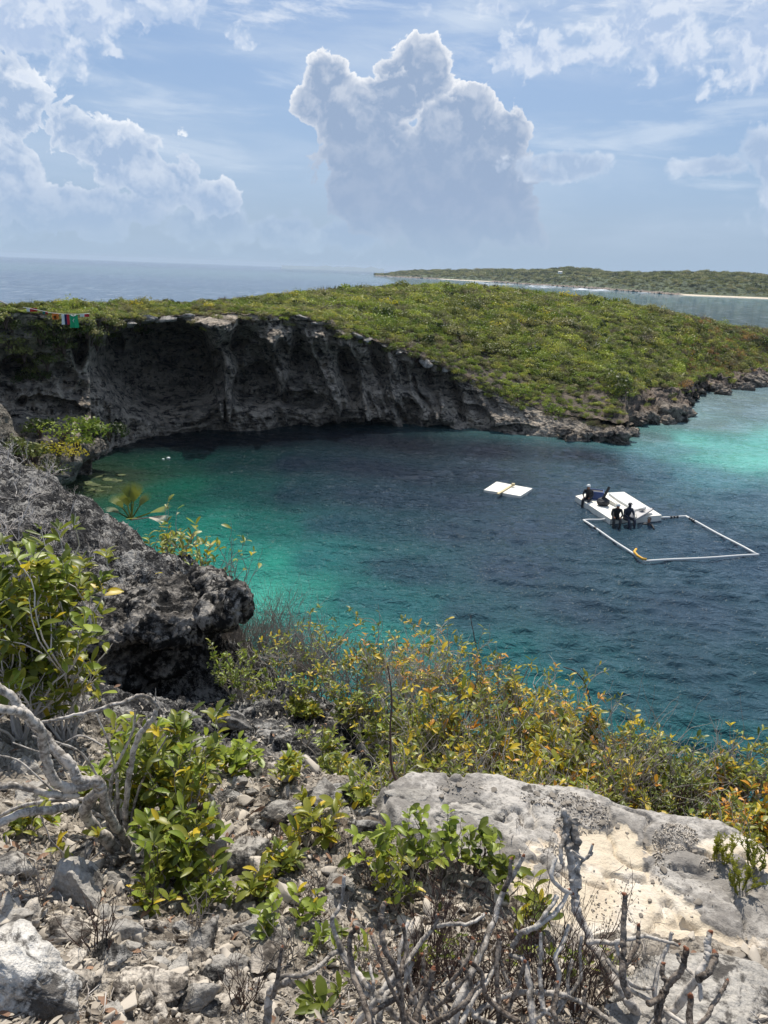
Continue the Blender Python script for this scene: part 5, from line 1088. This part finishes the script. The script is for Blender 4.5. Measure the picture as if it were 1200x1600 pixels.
# belt of shrubs beyond the ledge: top pixel, depth, half width
BELT = [(440,965,6.6,60,YG,'olive and green shrub next to the grey leafless twigs'),(500,952,6.5,70,YG,'tall yellow green shrub, left of the belt above the turquoise water'),(570,965,6.3,80,YO,'yellowing shrub behind the belt with orange leaves'),(650,985,6.1,80,OR,'shrub with the most orange leaves in the middle of the belt'),
 (735,975,5.9,60,YO,'tallest spiky shrub of the belt, ending in a bare tip'),(800,1030,5.7,80,YO,'yellow shrub right of the tall spiky one'),(870,1065,5.4,75,YO,'yellow leaved shrub with green fruit, right half of the belt'),(940,1090,5.2,75,YO,'yellow shrub against the dark water'),(1010,1130,5.0,70,YG,'yellow green shrub above the dark leafy cushion'),
 (1080,1165,4.8,60,YG,'small leaved shrub near the right end of the belt'),(1130,1180,4.8,60,YO,'sparse shrub with bleached twigs at the right end'),(1195,1170,4.7,50,YG,'shrub cut by the right edge above the water'),
 (400,1050,6.0,70,YG,'green shrub in the gully behind the outcrop'),(470,1055,5.5,75,YG,'green shrub low in the left part of the belt'),(550,1060,5.3,80,YG,'dense green shrub in the left middle of the belt'),(630,1075,5.2,85,YG,'green shrub under the orange leaved one'),(710,1085,5.0,80,YO,'shrub with olive and orange leaves in the centre of the belt'),(790,1110,4.9,80,YO,'large leaved yellow shrub in front of the belt centre'),
 (870,1135,4.7,75,YO,'shrub with big yellow leaves behind the white slab'),(950,1165,4.5,60,YO,'low shrub with yellow leaves behind the slab'),(1010,1195,4.4,55,YO,'small yellow shrub left of the dark leafy cushion'),(1150,1240,4.3,60,OR,'orange leaved shrub beyond the right end of the slab'),(1200,1235,4.4,50,OR,'orange shrub at the right edge'),
 (510,1130,4.6,60,YG,'low green shrub beside the dark gully rocks'),(600,1150,4.4,70,YG,'low green shrub just behind the slab tip'),(680,1155,4.3,60,YO,'low shrub with orange leaves touching the slab tip'),(760,1165,4.2,60,YG,'low shrub behind the left part of the slab'),(840,1180,4.15,50,YO,'low shrub with broad green leaves at the slab edge')]
for k, (a, b_, Y, w, pal, lab) in enumerate(BELT):
    Y = Y * (.86 if a > 560 else .93)
    big = .068 if k >= 16 else .05
    sh(a, b_, Y, w, lab, big if 'yellow' in lab or 'orange' in lab else .046, 2.6, pal, 60, 100 + k, stems=9 if a > 520 else 6, kids=(4, 4), rad=.007, wig=.5, cover=.62 if a > 520 else .35, maxleaf=640, twig=M_TWIG if k % 3 else M_TPALE, up=1.1, jit=.45)
for k, (a, b_, Y, w, pal, lab) in enumerate([(560,1165,4.0,60,YG,'low green shrub at the lip left of the slab tip'),(640,1180,3.7,55,YG,'low leafy shrub rising right behind the tip of the slab'),(720,1170,3.6,60,YO,'low shrub with orange leaves against the far slab edge'),(800,1175,3.5,60,YO,'low shrub with yellow leaves against the far slab edge'),(880,1185,3.4,55,YO,'yellow leaved shrub overhanging the far slab edge'),(960,1205,3.35,50,YG,'green shrub against the slab edge left of the dark cushion'),(1120,1255,3.2,50,YG,'olive shrub right of the dark cushion'),(1175,1275,3.2,45,OR,'orange and yellow shrub behind the right corner of the slab'),(620,1100,4.6,70,YG,'green shrub in the middle of the belt, half hidden'),(700,1120,4.3,70,YG,'twiggy green shrub in the middle of the belt'),(780,1080,4.7,70,YO,'yellow shrub in the middle of the belt, half hidden'),(860,1110,4.4,70,YO,'twiggy yellow shrub in the right half of the belt'),(940,1140,4.1,60,YO,'twiggy yellow shrub near the dark cushion'),(480,1100,5.0,60,YG,'green shrub above the gully rocks')]):
    sh(a, b_, Y, w, lab, .05, 2.6, pal, 50, 180 + k, stems=8, kids=(4, 4), rad=.005, wig=.5, cover=.6, maxleaf=480, twig=M_TWIG if k % 2 else M_TPALE, up=1.0, jit=.5)
sh(1060, 1178, 3.75, 85, 'dark green small-leaved cushion shrub behind the right of the slab', .028, 9, (('green', .5), ('dark', .35), ('olive', .15)), 60, 150, stems=14, kids=(4, 3), rad=.006, maxleaf=2400, twig=M_TDARK)
sh(380, 1020, 5.6, 60, 'small leaved bright shrub under the tip of the outcrop', .04, 8, (('bright', .5), ('green', .3), ('olive', .2)), 60, 151, stems=9, kids=(3, 3), maxleaf=700, twig=M_TWIG)
# leafless twig bushes
for k, (a, pt, Y, w, n_, m, lab) in enumerate([(430,940,6.7,70,34,M_TWIG,'grey leafless bush against the bright turquoise water'),(480,1000,6.2,70,30,M_TWIG,'grey leafless bush low at the left end of the belt'),(1010,1130,4.4,60,14,M_TWIG,'thin grey twigs above the dark cushion shrub'),(660,1010,5.9,80,18,M_TPALE,'pale bare twigs among the orange leaved shrubs'),(820,1070,5.2,80,18,M_TWIG,'grey bare twigs in the right half of the belt'),(395,945,6.9,70,30,M_TWIG,'grey leafless twiggy bush behind the tip of the outcrop'),(450,985,6.6,60,26,M_TWIG,'grey leafless bush just right of the outcrop tip'),(360,985,6.9,50,22,M_TWIG,'fine grey bush in the gap under the outcrop'),(1150,1170,4.9,60,12,M_TPALE,'white bleached twig bush near the right edge against the water'),(1095,1190,4.6,30,8,M_TPALE,'small white dead twigs over the dark cushion shrub'),(600,1060,5.6,90,18,M_TWIG,'tangle of grey twigs in the left half of the belt'),(900,1140,4.9,90,16,M_TWIG,'tangle of grey twigs in the right half of the belt'),(740,1120,4.8,90,16,M_TPALE,'pale twigs in the centre of the belt'),(530,1000,6.4,60,16,M_TWIG,'grey twigs standing up behind the left of the belt')]):
    Y = Y * (.86 if a > 560 else 1); b_, h = place(a, pt, Y); twigs('twig_bush', lab, 0, 0, n_, h, w * math.hypot(Y, 3) / FOC, m, 60 + k, 'bush', (4, 3), .0045, base=b_)
# one tall thin stem and the bare spire
for (pts, Y0, lab) in [([(640,1250),(615,1210),(610,1150),(612,1090),(606,1040)],[3.2,3.25,3.3,3.35,3.4],'single thin dark stem rising before the shrub belt'),([(770,1090),(752,1040),(742,1000),(735,962)],[5.6,5.7,5.8,5.9],'bare spire of a branch standing above the belt'),([(925,1110),(915,1070),(900,1050),(880,1042)],[5.2,5.2,5.2,5.2],'thin bare twig bent left against the dark water')]:
    q0 = at_y(*pts[0], Y0[0]); e = empty('thin_stem', q0, lab, 'stem'); bf = Buf(); limb(bf, pts, Y0, .008, .003, 6, 5); o = bf.build('stem', M_TDARK, e); o.matrix_local = Matrix.Translation(-e.location)
# the wispy plant over the slab's right edge
for k, (a, pt, Y) in enumerate([(1185,1325,2.35),(1160,1375,2.25),(1120,1372,2.4)]):
    b_, h = place(a, pt, Y); b_[2] = max(b_[2], slab_z(b_[0], b_[1])); h = at_y(a, pt, Y)[2] - b_[2]
    r_ = np.random.default_rng(80 + k); e = empty('wispy_plant', b_, ['tall wispy olive plant at the right edge over the cream slab', 'smaller wispy plant in front of the tall one', 'lowest wispy sprig on the slab'][k], 'plant'); L, tips = grow(r_, np.zeros(3), max(h, .12), .12, 7, (3, 2), .28, .003, 1.2); bf = Buf()
    for pts, rd in L:
        bf.tube(pts, rd, 4, cap=False)
        for i in range(1, len(pts)):
            for j in range(3): c_ = pts[i] + (pts[i - 1] - pts[i]) * r_.random(); d = rnd_dir(r_, .6, 1) * .007; bf.add([c_, c_ + d + [.003, 0, 0], c_ + d * 1.4, c_ + d - [.003, 0, 0]], [(0, 1, 2, 3)])
    bf.build('stems', LM['olive'], e, smooth_=False)
# bleached twig tangles on the ridge and small plants on it
for k, (a, b_, n_, h, sp_r, m) in enumerate([(20,730,16,.5,.6,M_TPALE),(70,745,14,.4,.5,M_TPALE),(30,780,16,.4,.7,M_TPALE),(110,780,10,.3,.4,M_TWIG),(90,830,18,.35,.5,M_TPALE),(160,860,14,.25,.4,M_TWIG),(20,850,16,.5,.4,M_TPALE),(190,840,10,.2,.4,M_TWIG),(130,890,12,.2,.4,M_TPALE),(230,895,8,.15,.3,M_TWIG)]):
    twigs('dead_twigs', 'tangle of bleached dead twigs on the dark rocky ridge', a, b_, max(4, n_ // 2), h, sp_r, m, 200 + k, 'dead twigs', (4, 2), .006, group='bleached twig tangles on the ridge', up=.5, wig=.6)
for k, (a, b_, lab) in enumerate([(130,905,'sprig of yellow and green leaves on the pale crown of the outcrop'),(100,905,'small sprig at the left of the outcrop crown')]):
    q = on_ground(a, b_); shrub('sprig', lab, 'plant', q, .2, .1, 4, .09, 5, YO, 24, seed=220 + k, kids=(1, 1), rad=.004, maxleaf=24)
for k, (a, pt, Y, lab) in enumerate([(285,840,7.9,'green shrub just over the ridge edge above the turquoise water'),(310,865,7.6,'sparse leafy shrub at the ridge edge nearest the outcrop tip'),(340,875,7.3,'thin twiggy plant rising behind the outcrop tip'),(265,825,8.3,'olive shrub on the ridge edge below the palm')]):
    t = at_y(a, pt, Y); shrub('shrub', lab, 'shrub', t - np.array([0, 0, .75]), .8, .25, 6 if k != 2 else 5, .085, 4 if k != 2 else .8, YG, 50, seed=230 + k, kids=(3, 2), rad=.009, maxleaf=130 if k != 2 else 14)
# the thatch palm on the ridge edge
q = at_y(205, 812, 9.3); e = empty('thatch_palm', q, 'small thatch palm with one drooping dry frond on the ridge edge above the green water', 'palm'); r_ = np.random.default_rng(9)
for (a0, e0, L_, m) in [(1.7, 1.25, .5, 'green'), (1.2, 1.3, .48, 'olive'), (2.2, 1.0, .4, 'olive'), (.2, .35, .52, 'olive'), (-.1, .2, .50, 'grey'), (3.0, .45, .35, 'green'), (-1.2, .4, .3, 'olive'), (.8, .9, .42, 'green'), (2.7, .8, .4, 'green')]:
    bf = Buf(); d = np.array([math.cos(a0) * math.cos(e0), math.sin(a0) * math.cos(e0), math.sin(e0)]); side = np.cross(d, [0, 0, 1.]); side /= np.linalg.norm(side) + 1e-6; up_ = np.cross(side, d)
    bf.tube([np.zeros(3), d * L_ * .5], [.012, .008], 5)
    for j in range(19):
        th = (j - 9) / 9 * .6; dd = d * math.cos(th) + side * math.sin(th); c0 = d * L_ * .45; tip = c0 + dd * L_ * .62 * (1 - .15 * abs(th)) - np.array([0, 0, .05 if m == 'grey' else .02]); md = (c0 + tip) / 2 + up_ * .01; w = np.cross(dd, up_) * .007
        bf.add([c0, md - w, tip, md + w], [(0, 1, 2, 3)])
    bf.build('frond', LM[m], e, smooth_=False)
print('leaf objects', n_leafobj[0])
# ------------------------------------------------------------------ on the water
M_WHITE = plain('white plastic', (.62, .62, .60), .45, .4, .05, 3); M_RAFT = plain('raft deck', srgb(226, 222, 210), .6, .3, .16, 2.5); M_GREYP = plain('grey panel', srgb(176, 172, 170), .6, .3, .08, 4); M_BLACK = plain('black rubber', (.02, .02, .022), .5, .4, .2, 5)
M_NAVY = plain('navy neoprene', (.018, .022, .04), .55, .4, .2, 5); M_YEL = plain('yellow foam', srgb(214, 162, 50), .6); M_BLUE = plain('blue plastic', srgb(38, 66, 120), .4); M_WOOD = plain('pale wood', srgb(196, 180, 142), .7, .2, .2, 8); M_SKIN = plain('skin', srgb(150, 104, 80), .6); M_CAP = plain('white cap', (.75, .74, .7), .7); M_HAIR = plain('dark hair', (.02, .015, .012), .8)
PF = [at_z(a, b_, .10) for a, b_ in [(912,813),(1007,877),(1184,867),(1072,807)]]
e = empty('pipe_frame', (PF[0] + PF[2]) / 2, 'floating square of white pipe beside the raft', 'pipe frame'); inv = Matrix.Translation(-e.location)
segs = [(PF[0], PF[1]), (PF[1], PF[2]), (PF[2], PF[3]), (PF[3], at_z(1034, 809, .10)), (PF[0], at_z(958, 811, .10))]
for p0, p1 in segs:
    bf = Buf(); n = 14; bf.tube([p0 + (p1 - p0) * t + np.array([0, 0, .012 * math.sin(t * 9)]) for t in np.linspace(0, 1, n)], .050, 10); o = bf.build('pipe', M_WHITE, e); o.matrix_local = inv
for p_ in PF[:4]:
    bf = Buf()
    d1 = (PF[1] - PF[0]) / np.linalg.norm(PF[1] - PF[0]); 
    V, F = _ICO[2]; bf.add(V * .066 + p_, [tuple(f) for f in F]); o = bf.build('elbow', M_WHITE, e); o.matrix_local = inv
def coup(p0, p1, t, w=.45):
    d = (p1 - p0) / np.linalg.norm(p1 - p0); c_ = p0 + (p1 - p0) * t; bf = Buf()
    for k in (-1, 0, 1): bf.tube([c_ + d * (k * w / 2.6 - w / 8), c_ + d * (k * w / 2.6 + w / 8)], .066, 10)
    o = bf.build('coupling', M_BLACK, e); o.matrix_local = inv
coup(PF[3], at_z(1034, 809, .10), .5); coup(PF[2], PF[3], .9); coup(PF[0], PF[1], .22, .2)
c0 = at_z(992, 862, .1); bf = Buf(); bf.tube([at_z(994, 858, .19), at_z(991, 862, .19), at_z(996, 868, .20), at_z(1004, 873, .19), at_z(1010, 874, .20)], .05, 10); o = bf.build('foam_noodle', M_YEL); tag(o, 'bent yellow foam tube lying on the near corner of the pipe frame', 'foam tube')
# rafts
def world(pts, z): return [at_z(a, b_, z) for a, b_ in pts]
e = empty('raft', at_z(965, 795), 'large white raft with people on its near side', 'raft'); inv = Matrix.Translation(-e.location)
def part(name, bf, m, par=None, i=None, sm=False): o = bf.build(name, m, par, sm); o.matrix_local = inv if i is None else i; return o
bf = Buf(); bf.quadbox(world([(899,775),(914,771.5),(975,768.5),(1034,805),(954,811)], .28), .3); part('deck', bf, M_RAFT, e)
bf = Buf(); bf.quadbox(world([(951,770),(974,769),(1010,792),(992,796),(965,780)], .40), .10); part('deck_panel', bf, M_WHITE, e)
bf = Buf(); bf.quadbox([at_z(933,769,.55), at_z(936,768.5,.55), at_z(965,785,.45), at_z(962,787,.45)], .3); part('side_board', bf, M_RAFT, e)
a_, b2, c2, d2 = at_z(985,811,.3), at_z(1001,810,.3), at_z(992,788,.95), at_z(985,789,.95)
bf = Buf(); bf.quadbox([a_, a_ + [.0, .08, 0], at_z(993,808.5,.3) + [0, .08, 0], at_z(993,808.5,.3)], .05); bf.add([a_, at_z(993,809,.3), at_z(992,797,.6) * 1.0, at_z(985,798,.6)] + [q + np.array([0, .05, 0]) for q in (a_, at_z(993,809,.3), at_z(992,797,.6), at_z(985,798,.6))], [(0, 1, 2, 3), (7, 6, 5, 4), (0, 3, 7, 4), (1, 5, 6, 2), (3, 2, 6, 7)]); part('upright_board', bf, M_GREYP, e)
bf = Buf(); bf.quadbox([at_z(996,811,.34), at_z(1020,796,.50), at_z(1018,793.5,.50), at_z(1001,798,.42), at_z(993,799,.40)], .05); part('folded_panel', bf, M_GREYP, e)
bf = Buf(); bf.quadbox(world([(997,795.5),(1004,794.5),(1009,797.5),(1003,797.5)], .52), .01); part('hole_dark', bf, M_BLACK, e)  # black plate painting the dark inside of a hole in the panel
bf = Buf(); bf.tube([at_z(994,811,.36), at_z(1020,796,.6), at_z(1021,794,.75)], .03, 6); part('pole', bf, M_GREYP, e)
e = empty('small_raft', at_z(794, 765), 'small white two-panel raft with a yellow board across, floating alone', 'raft'); inv = Matrix.Translation(-e.location)
bf = Buf(); bf.quadbox(world([(756,765.5),(776,752.5),(799,757),(783,769.5)], .16), .2); part('panel', bf, M_RAFT, e)
bf = Buf(); bf.quadbox(world([(785,770),(801,757.5),(832,763),(813,775)], .16), .2); part('panel', bf, M_RAFT, e)
bf = Buf(); bf.quadbox(world([(776,770.5),(800,756.5),(803,757),(779.5,771.5)], .23), .06); part('board', bf, M_WOOD, e)
q = at_z(802, 757, .3); bf = Buf(); bf.box(Matrix.Translation(q), .16, .16, .12); part('cleat', bf, M_WOOD, e)
# blue crate
q = at_z(930, 778.5, .28); e = empty('cooler', q, 'blue plastic crate on the left end of the raft', 'crate'); Rz = Matrix.Rotation(-.25, 4, 'Z')
for (x, y, sx_, sy_) in [(0, -.28, .8, .05), (0, .28, .8, .05), (-.38, 0, .05, .52), (.38, 0, .05, .52)]: bf = Buf(); bf.box(Rz @ Matrix.Translation((x, y, .21)), sx_, sy_, .42); bf.build('side', M_BLUE, e, False)
bf = Buf(); bf.box(Rz @ Matrix.Translation((0, 0, .03)), .72, .5, .05); bf.build('bottom', M_BLACK, e, False); bf = Buf(); bf.box(Rz @ Matrix.Translation((0, 0, .30)), .70, .48, .16); bf.build('contents', M_BLACK, e, False)
# dark bag with a fin sticking out
q = at_z(942, 790, .28); V, F = rock_shape(4, 71, 3, .18, 1.0); V = V * np.array([.32, .26, .26]); e = empty('gear_bag', q, 'black gear bag with a dark fin sticking out of it on the raft', 'bag'); obj('bag', V + np.array([0, 0, .2]), F, M_BLACK, e)
bf = Buf(); bf.quadbox([(0, 0, .3), (.28, .05, .95), (.16, .05, 1.0), (-.14, 0, .32)], .03); bf.build('fin', M_BLACK, e, False)

# ------------------------------------------------------------------ people (one skinned surface each)
def person(label, loc, face, joints, edges, mats, radii, extras, lean=0):
    e = empty('person', loc, label, 'person', None, face); me = bpy.data.meshes.new('body'); me.from_pydata([tuple(j) for j in joints], edges, []); o = bpy.data.objects.new('body', me); C.objects.link(o)
    sk_ = o.modifiers.new('skin', 'SKIN'); sk_.use_smooth_shade = True
    for v, r_ in zip(me.skin_vertices[0].data, radii): v.radius = (r_, r_)
    me.skin_vertices[0].data[0].use_root = True
    o.modifiers.new('sub', 'SUBSURF').levels = 1
    dg = bpy.context.evaluated_depsgraph_get(); m2 = bpy.data.meshes.new_from_object(o.evaluated_get(dg)); bpy.data.objects.remove(o); m2.materials.clear()
    for m in mats: m2.materials.append(m)
    for p_ in m2.polygons:
        c_ = Vector(p_.center); p_.material_index = extras(c_); p_.use_smooth = True
    m2.name = 'body'; link_obj('body', m2, e); return e
# seated: 0 pelvis 1 belly 2 chest 3 neck 4 head 5 crown | arms | legs
def seated(bend=.25, arm=0, legdrop=.42):
    J = [(0,0,.1),(0,.03*bend,.3),(0,.18*bend*2,.50),(0,.30*bend*2,.62),(0,.36*bend*2,.72),(0,.38*bend*2,.84)]; E_ = [(0,1),(1,2),(2,3),(3,4),(4,5)]; Rr = [.15,.135,.15,.06,.085,.08]
    for s in (-1, 1):
        n = len(J); J += [(s*.19,.15*bend*2,.54),(s*.25,.16+.1*arm,.32),(s*.14,.36+.06*arm,.22),(s*.11,.43+.06*arm,.20)]; E_ += [(2,n),(n,n+1),(n+1,n+2),(n+2,n+3)]; Rr += [.07,.05,.04,.03]
        n = len(J); J += [(s*.12,.02,.09),(s*.15,.46,.12),(s*.14,.52,.12-legdrop),(s*.14,.62,.06-legdrop)]; E_ += [(0,n),(n,n+1),(n+1,n+2),(n+2,n+3)]; Rr += [.10,.08,.055,.04]
    return J, E_, Rr
def suit(body=0): return lambda c_: 1 if (c_.z > .66) or (abs(c_.x) < .2 and c_.y > .39 and c_.z < .26 and c_.z > .17 and abs(c_.x) > .06) else 0
def head_bits(e, bend, cap):
    y, z = .37 * bend * 2, .79; V, F = _ICO[3]
    m = V[:, 2] > (-.1 if cap is not M_HAIR else -.35); fs = [tuple(f) for f in F if m[f].all() and (cap is M_CAP or V[f][:, 1].max() < .75)]
    obj('cap' if cap is not M_HAIR else 'hair', V * np.array([.105, .12, .115]) + np.array([0, y, z]), fs, cap, e)
    bf = Buf(); bf.add([(-.015, y + .10, z - .01), (.015, y + .10, z - .01), (0, y + .135, z - .045), (0, y + .10, z + .03)], [(0, 1, 2), (1, 3, 2), (3, 0, 2)]); bf.build('nose', M_SKIN, e)
J, E_, Rr = seated(.30, 0); q = at_z(919, 781, .28)
e = person('person in black wetsuit and white cap sitting at the left end of the raft', q - np.array([0, 0, .02]), R(150), J, E_, [M_BLACK, M_SKIN], Rr, suit()); head_bits(e, .30, M_CAP)
J, E_, Rr = seated(.38, 1); q = at_z(962, 810.5, .28)
e = person('person in black wetsuit and pale cap sitting on the near raft edge, feet in water', q - np.array([0, 0, .05]), R(172), J, E_, [M_BLACK, M_SKIN], Rr, suit()); head_bits(e, .38, M_CAP)
J, E_, Rr = seated(.20, 0); q = at_z(979, 810.5, .28)
e = person('person in navy wetsuit and dark hood sitting beside the pale capped one', q - np.array([0, 0, .05]), R(195), J, E_, [M_NAVY, M_NAVY], Rr, suit()); head_bits(e, .20, M_BLACK)
J = [(0,0,-.25),(0,0,.02),(0,0,.10),(0,.01,.2),(0,.01,.30),(.2,.1,.0),(.35,.3,-.1),(-.2,.1,.0),(-.35,.3,-.1),(0,-.3,-.6)]; E_ = [(1,0),(1,2),(2,3),(3,4),(1,5),(5,6),(1,7),(7,8),(0,9)]; Rr = [.15,.14,.06,.09,.08,.06,.04,.06,.04,.1]
J = [J[1], J[0]] + J[2:]; E_ = [(0,1),(0,2),(2,3),(3,4),(0,5),(5,6),(0,7),(7,8),(1,9)]; Rr = [.14,.15,.06,.09,.08,.06,.04,.06,.04,.1]
e = person('swimmer in dark suit with only head and shoulders above water by the raft', at_z(1013, 822) + np.array([0, 0, .08]), R(150), J, E_, [M_BLACK, M_SKIN], Rr, lambda c_: 1 if c_.z > .13 else 0)
V, F = _ICO[3]; fs = [tuple(f) for f in F if (V[f][:, 2] > -.1).all() and V[f][:, 1].max() < .75]; obj('hair', V * np.array([.10, .115, .11]) + np.array([0, .0, .27]), fs, M_HAIR, e)
# two white floats off the left bank
for a, b_, lab in [(263,716,'small white float on the dark water, right one of the pair'),(255,717.5,'small white float on the dark water, left one of the pair')]:
    q = at_z(a, b_, .05); V, F = rock_shape(3, 5, 0, .02, .7); o = obj('float', V * (.12 if a == 263 else .08), F, M_WHITE); o.location = q; tag(o, lab, 'float')

# ------------------------------------------------------------------ washing line on the cliff top
def flagmat(n, c): return plain(n, c, .7, .2, .12, 6)
FM = {k: flagmat(k + ' cloth', c) for k, c in {'red': srgb(176, 44, 44), 'orange': srgb(214, 120, 50), 'white': srgb(226, 226, 226), 'navy': srgb(34, 36, 78), 'green': srgb(40, 160, 110), 'teal': srgb(50, 110, 100), 'crimson': srgb(190, 50, 60)}.items()}
yL = float(np.interp(100, sx, Tp[:, 1])) - 1.3
def cloth(name, label, cat, px0, px1, pt, pb, stripes, dy=0, sag=.03, sleeves=False, seed=0):
    a0 = at_y(px0, pt, yL + dy); a1 = at_y(px1, pt, yL + dy); H_ = (at_y(px0, pt, yL)[2] - at_y(px0, pb, yL)[2]); rr = np.random.default_rng(seed); n, m = 15, 12; V = []
    for i in range(n):
        for j in range(m):
            u, v = i / (n - 1), j / (m - 1); p_ = a0 + (a1 - a0) * u; wv = .05 * math.sin(u * 9 + seed) * v + .02 * math.sin(u * 23 + v * 4); ww = 1.0
            if sleeves: ww = 1 + .0 * v
            V.append(p_ + np.array([(u - .5) * .0, wv - .02, -H_ * v - sag * math.sin(u * math.pi) * (1 - v) * 0 - (.06 * math.sin(math.pi * u) if (sleeves and j == 0) else 0)]))
    V = np.array(V); F = [(i * m + j, (i + 1) * m + j, (i + 1) * m + j + 1, i * m + j + 1) for i in range(n - 1) for j in range(m - 1)]; ix = [min(int(i / (n - 1) * len(stripes)), len(stripes) - 1) for i in range(n - 1) for j in range(m - 1)]
    back = V + np.array([0, .012, 0]); k = len(V); F2 = F + [tuple(x + k for x in f[::-1]) for f in F]
    e = empty(name, a0, label, cat, 'cloths hung along the cliff top'); names = list(dict.fromkeys(stripes)); o = obj('cloth', np.vstack([V, back]) - a0, F2, [FM[s_] for s_ in names], e, idx=[names.index(stripes[x]) for x in ix] * 2); return e, a0, a1, H_
cloth('red_towel', 'red towel draped over bushes at the left end of the line', 'towel', 41, 58, 481, 487, ['white', 'red', 'red'], .2, seed=1)
cloth('flag', 'small teal and red cloth left of the orange one', 'flag', 66, 75, 486, 491, ['teal', 'red'], .2, seed=2)
e, a0, a1, H_ = cloth('flag', 'orange cloth with a pale mark hung over the green bush', 'flag', 81, 92, 490, 499, ['orange'], 0, seed=3)
bf = Buf(); c_ = (a1 - a0) * .5; bf.quadbox([c_ + [-.06, -.09, -.12], c_ + [.07, -.09, -.10], c_ + [.02, -.09, -.24], c_ + [-.05, -.09, -.22]], .005); bf.build('mark', FM['white'], e, False)
cloth('flag', 'flag with white, navy and crimson vertical stripes', 'flag', 96, 108, 491, 507, ['white', 'navy', 'crimson'], 0, seed=4)
e, a0, a1, H_ = cloth('jersey', 'bright green sleeveless jersey, the largest cloth on the line', 'jersey', 109, 121.5, 491.5, 512, ['green'], 0, sleeves=True, seed=5)
d = a1 - a0
bf = Buf(); bf.tube([np.array([0, -.04, -.02]) + d * .18, np.array([0, -.08, -.08]) + d * .5, np.array([0, -.04, -.02]) + d * .8], .022, 5); bf.build('collar', FM['white'], e)
bf = Buf(); bf.tube([np.array([0, -.09, -.2]) + d * .6, np.array([0, -.09, -.3]) + d * .42, np.array([0, -.09, -.38]) + d * .55], .014, 4); bf.build('mark', FM['white'], e)
cloth('flag', 'white and red cloth at the right end of the line, blown sideways', 'flag', 125, 139, 490.5, 495, ['white', 'crimson'], .1, seed=6)
bf = Buf(); pts = [at_y(a, b_, yL + .03) for a, b_ in [(36,480),(60,484.5),(80,489),(100,490.8),(122,491),(140,490)]]; bf.tube(pts, .012, 4); o = bf.build('washing_line', M_WHITE); tag(o, 'thin line strung along the bushes at the cliff top', 'line')
bf = Buf(); bf.tube([at_y(-14, 464, yL), at_y(12, 476, yL)], .035, 6); o = bf.build('pale_pole', M_TPALE); tag(o, 'pale pole slanting into the frame over the left cliff top', 'pole')
# ------------------------------------------------------------------ far shore details
q = at_y(875, 427.5, 900); e = empty('far_house', q, 'tiny white house on the ridge of the far shore', 'house'); bf = Buf(); bf.box(Matrix.Translation((0, 0, 1.2)), 7, 6, 3.4); bf.build('wall', M_WHITE, e, False)
bf = Buf(); bf.add([(-4, -3.4, 2.9), (4, -3.4, 2.9), (4, 3.4, 2.9), (-4, 3.4, 2.9), (-3.6, 0, 4.2), (3.6, 0, 4.2)], [(0, 1, 5, 4), (2, 3, 4, 5), (1, 2, 5), (3, 0, 4), (3, 2, 1, 0)]); bf.build('roof', M_GREYP, e, False); e.scale = (.6, .6, .6)
for x in (-2, 1.5): bf = Buf(); bf.box(Matrix.Translation((x, -3.02, 1.6)), 1.2, .1, 1.2); bf.build('window', M_BLACK, e, False)
# surf along the reef
M_FOAM = plain('surf foam', (.8, .83, .85), .8, .2, .1, 1); r = np.random.default_rng(3)
Vs = []; Fs = []; n = 0
for (a0, a1, b0, b1, k) in [(735,775,441,444,16),(820,880,447,449,22),(900,960,452,454,26),(770,800,444,445,8),(930,990,450,452,10),(590,640,431,432,10),(1000,1060,456,458,8)]:
    for _ in range(k):
        a = r.uniform(a0, a1); b_ = b0 + (b1 - b0) * (a - a0) / (a1 - a0) + r.normal() * .7; q = at_z(a, b_, .15); L_ = r.uniform(1.5, 6); w = r.uniform(.4, 1.4); V = _ICO[2][0] * np.array([L_, w * 2.5, .22]); Vs.append(V + q); Fs.append(_ICO[2][1] + n); n += len(V)
o = obj('surf', np.vstack(Vs), np.vstack(Fs).astype(np.int32), M_FOAM); o['kind'] = 'stuff'; o['label'] = 'thin white surf breaking off the far rocky shore'

# ------------------------------------------------------------------ the air
hm = bpy.data.materials.new('haze'); hm.use_nodes = True; t = hm.node_tree; t.nodes.clear(); pv = t.nodes.new('ShaderNodeVolumePrincipled'); pv.inputs['Density'].default_value = 0.00009; pv.inputs['Color'].default_value = (.72, .84, 1, 1); pv.inputs['Anisotropy'].default_value = 0.0
oo = t.nodes.new('ShaderNodeOutputMaterial'); t.links.new(pv.outputs[0], oo.inputs['Volume'])
bf = Buf(); bf.box(Matrix.Translation((0, 0, 14)), 19000, 19000, 52); hz_ = bf.build('haze', hm, None, False); hz_['kind'] = 'stuff'
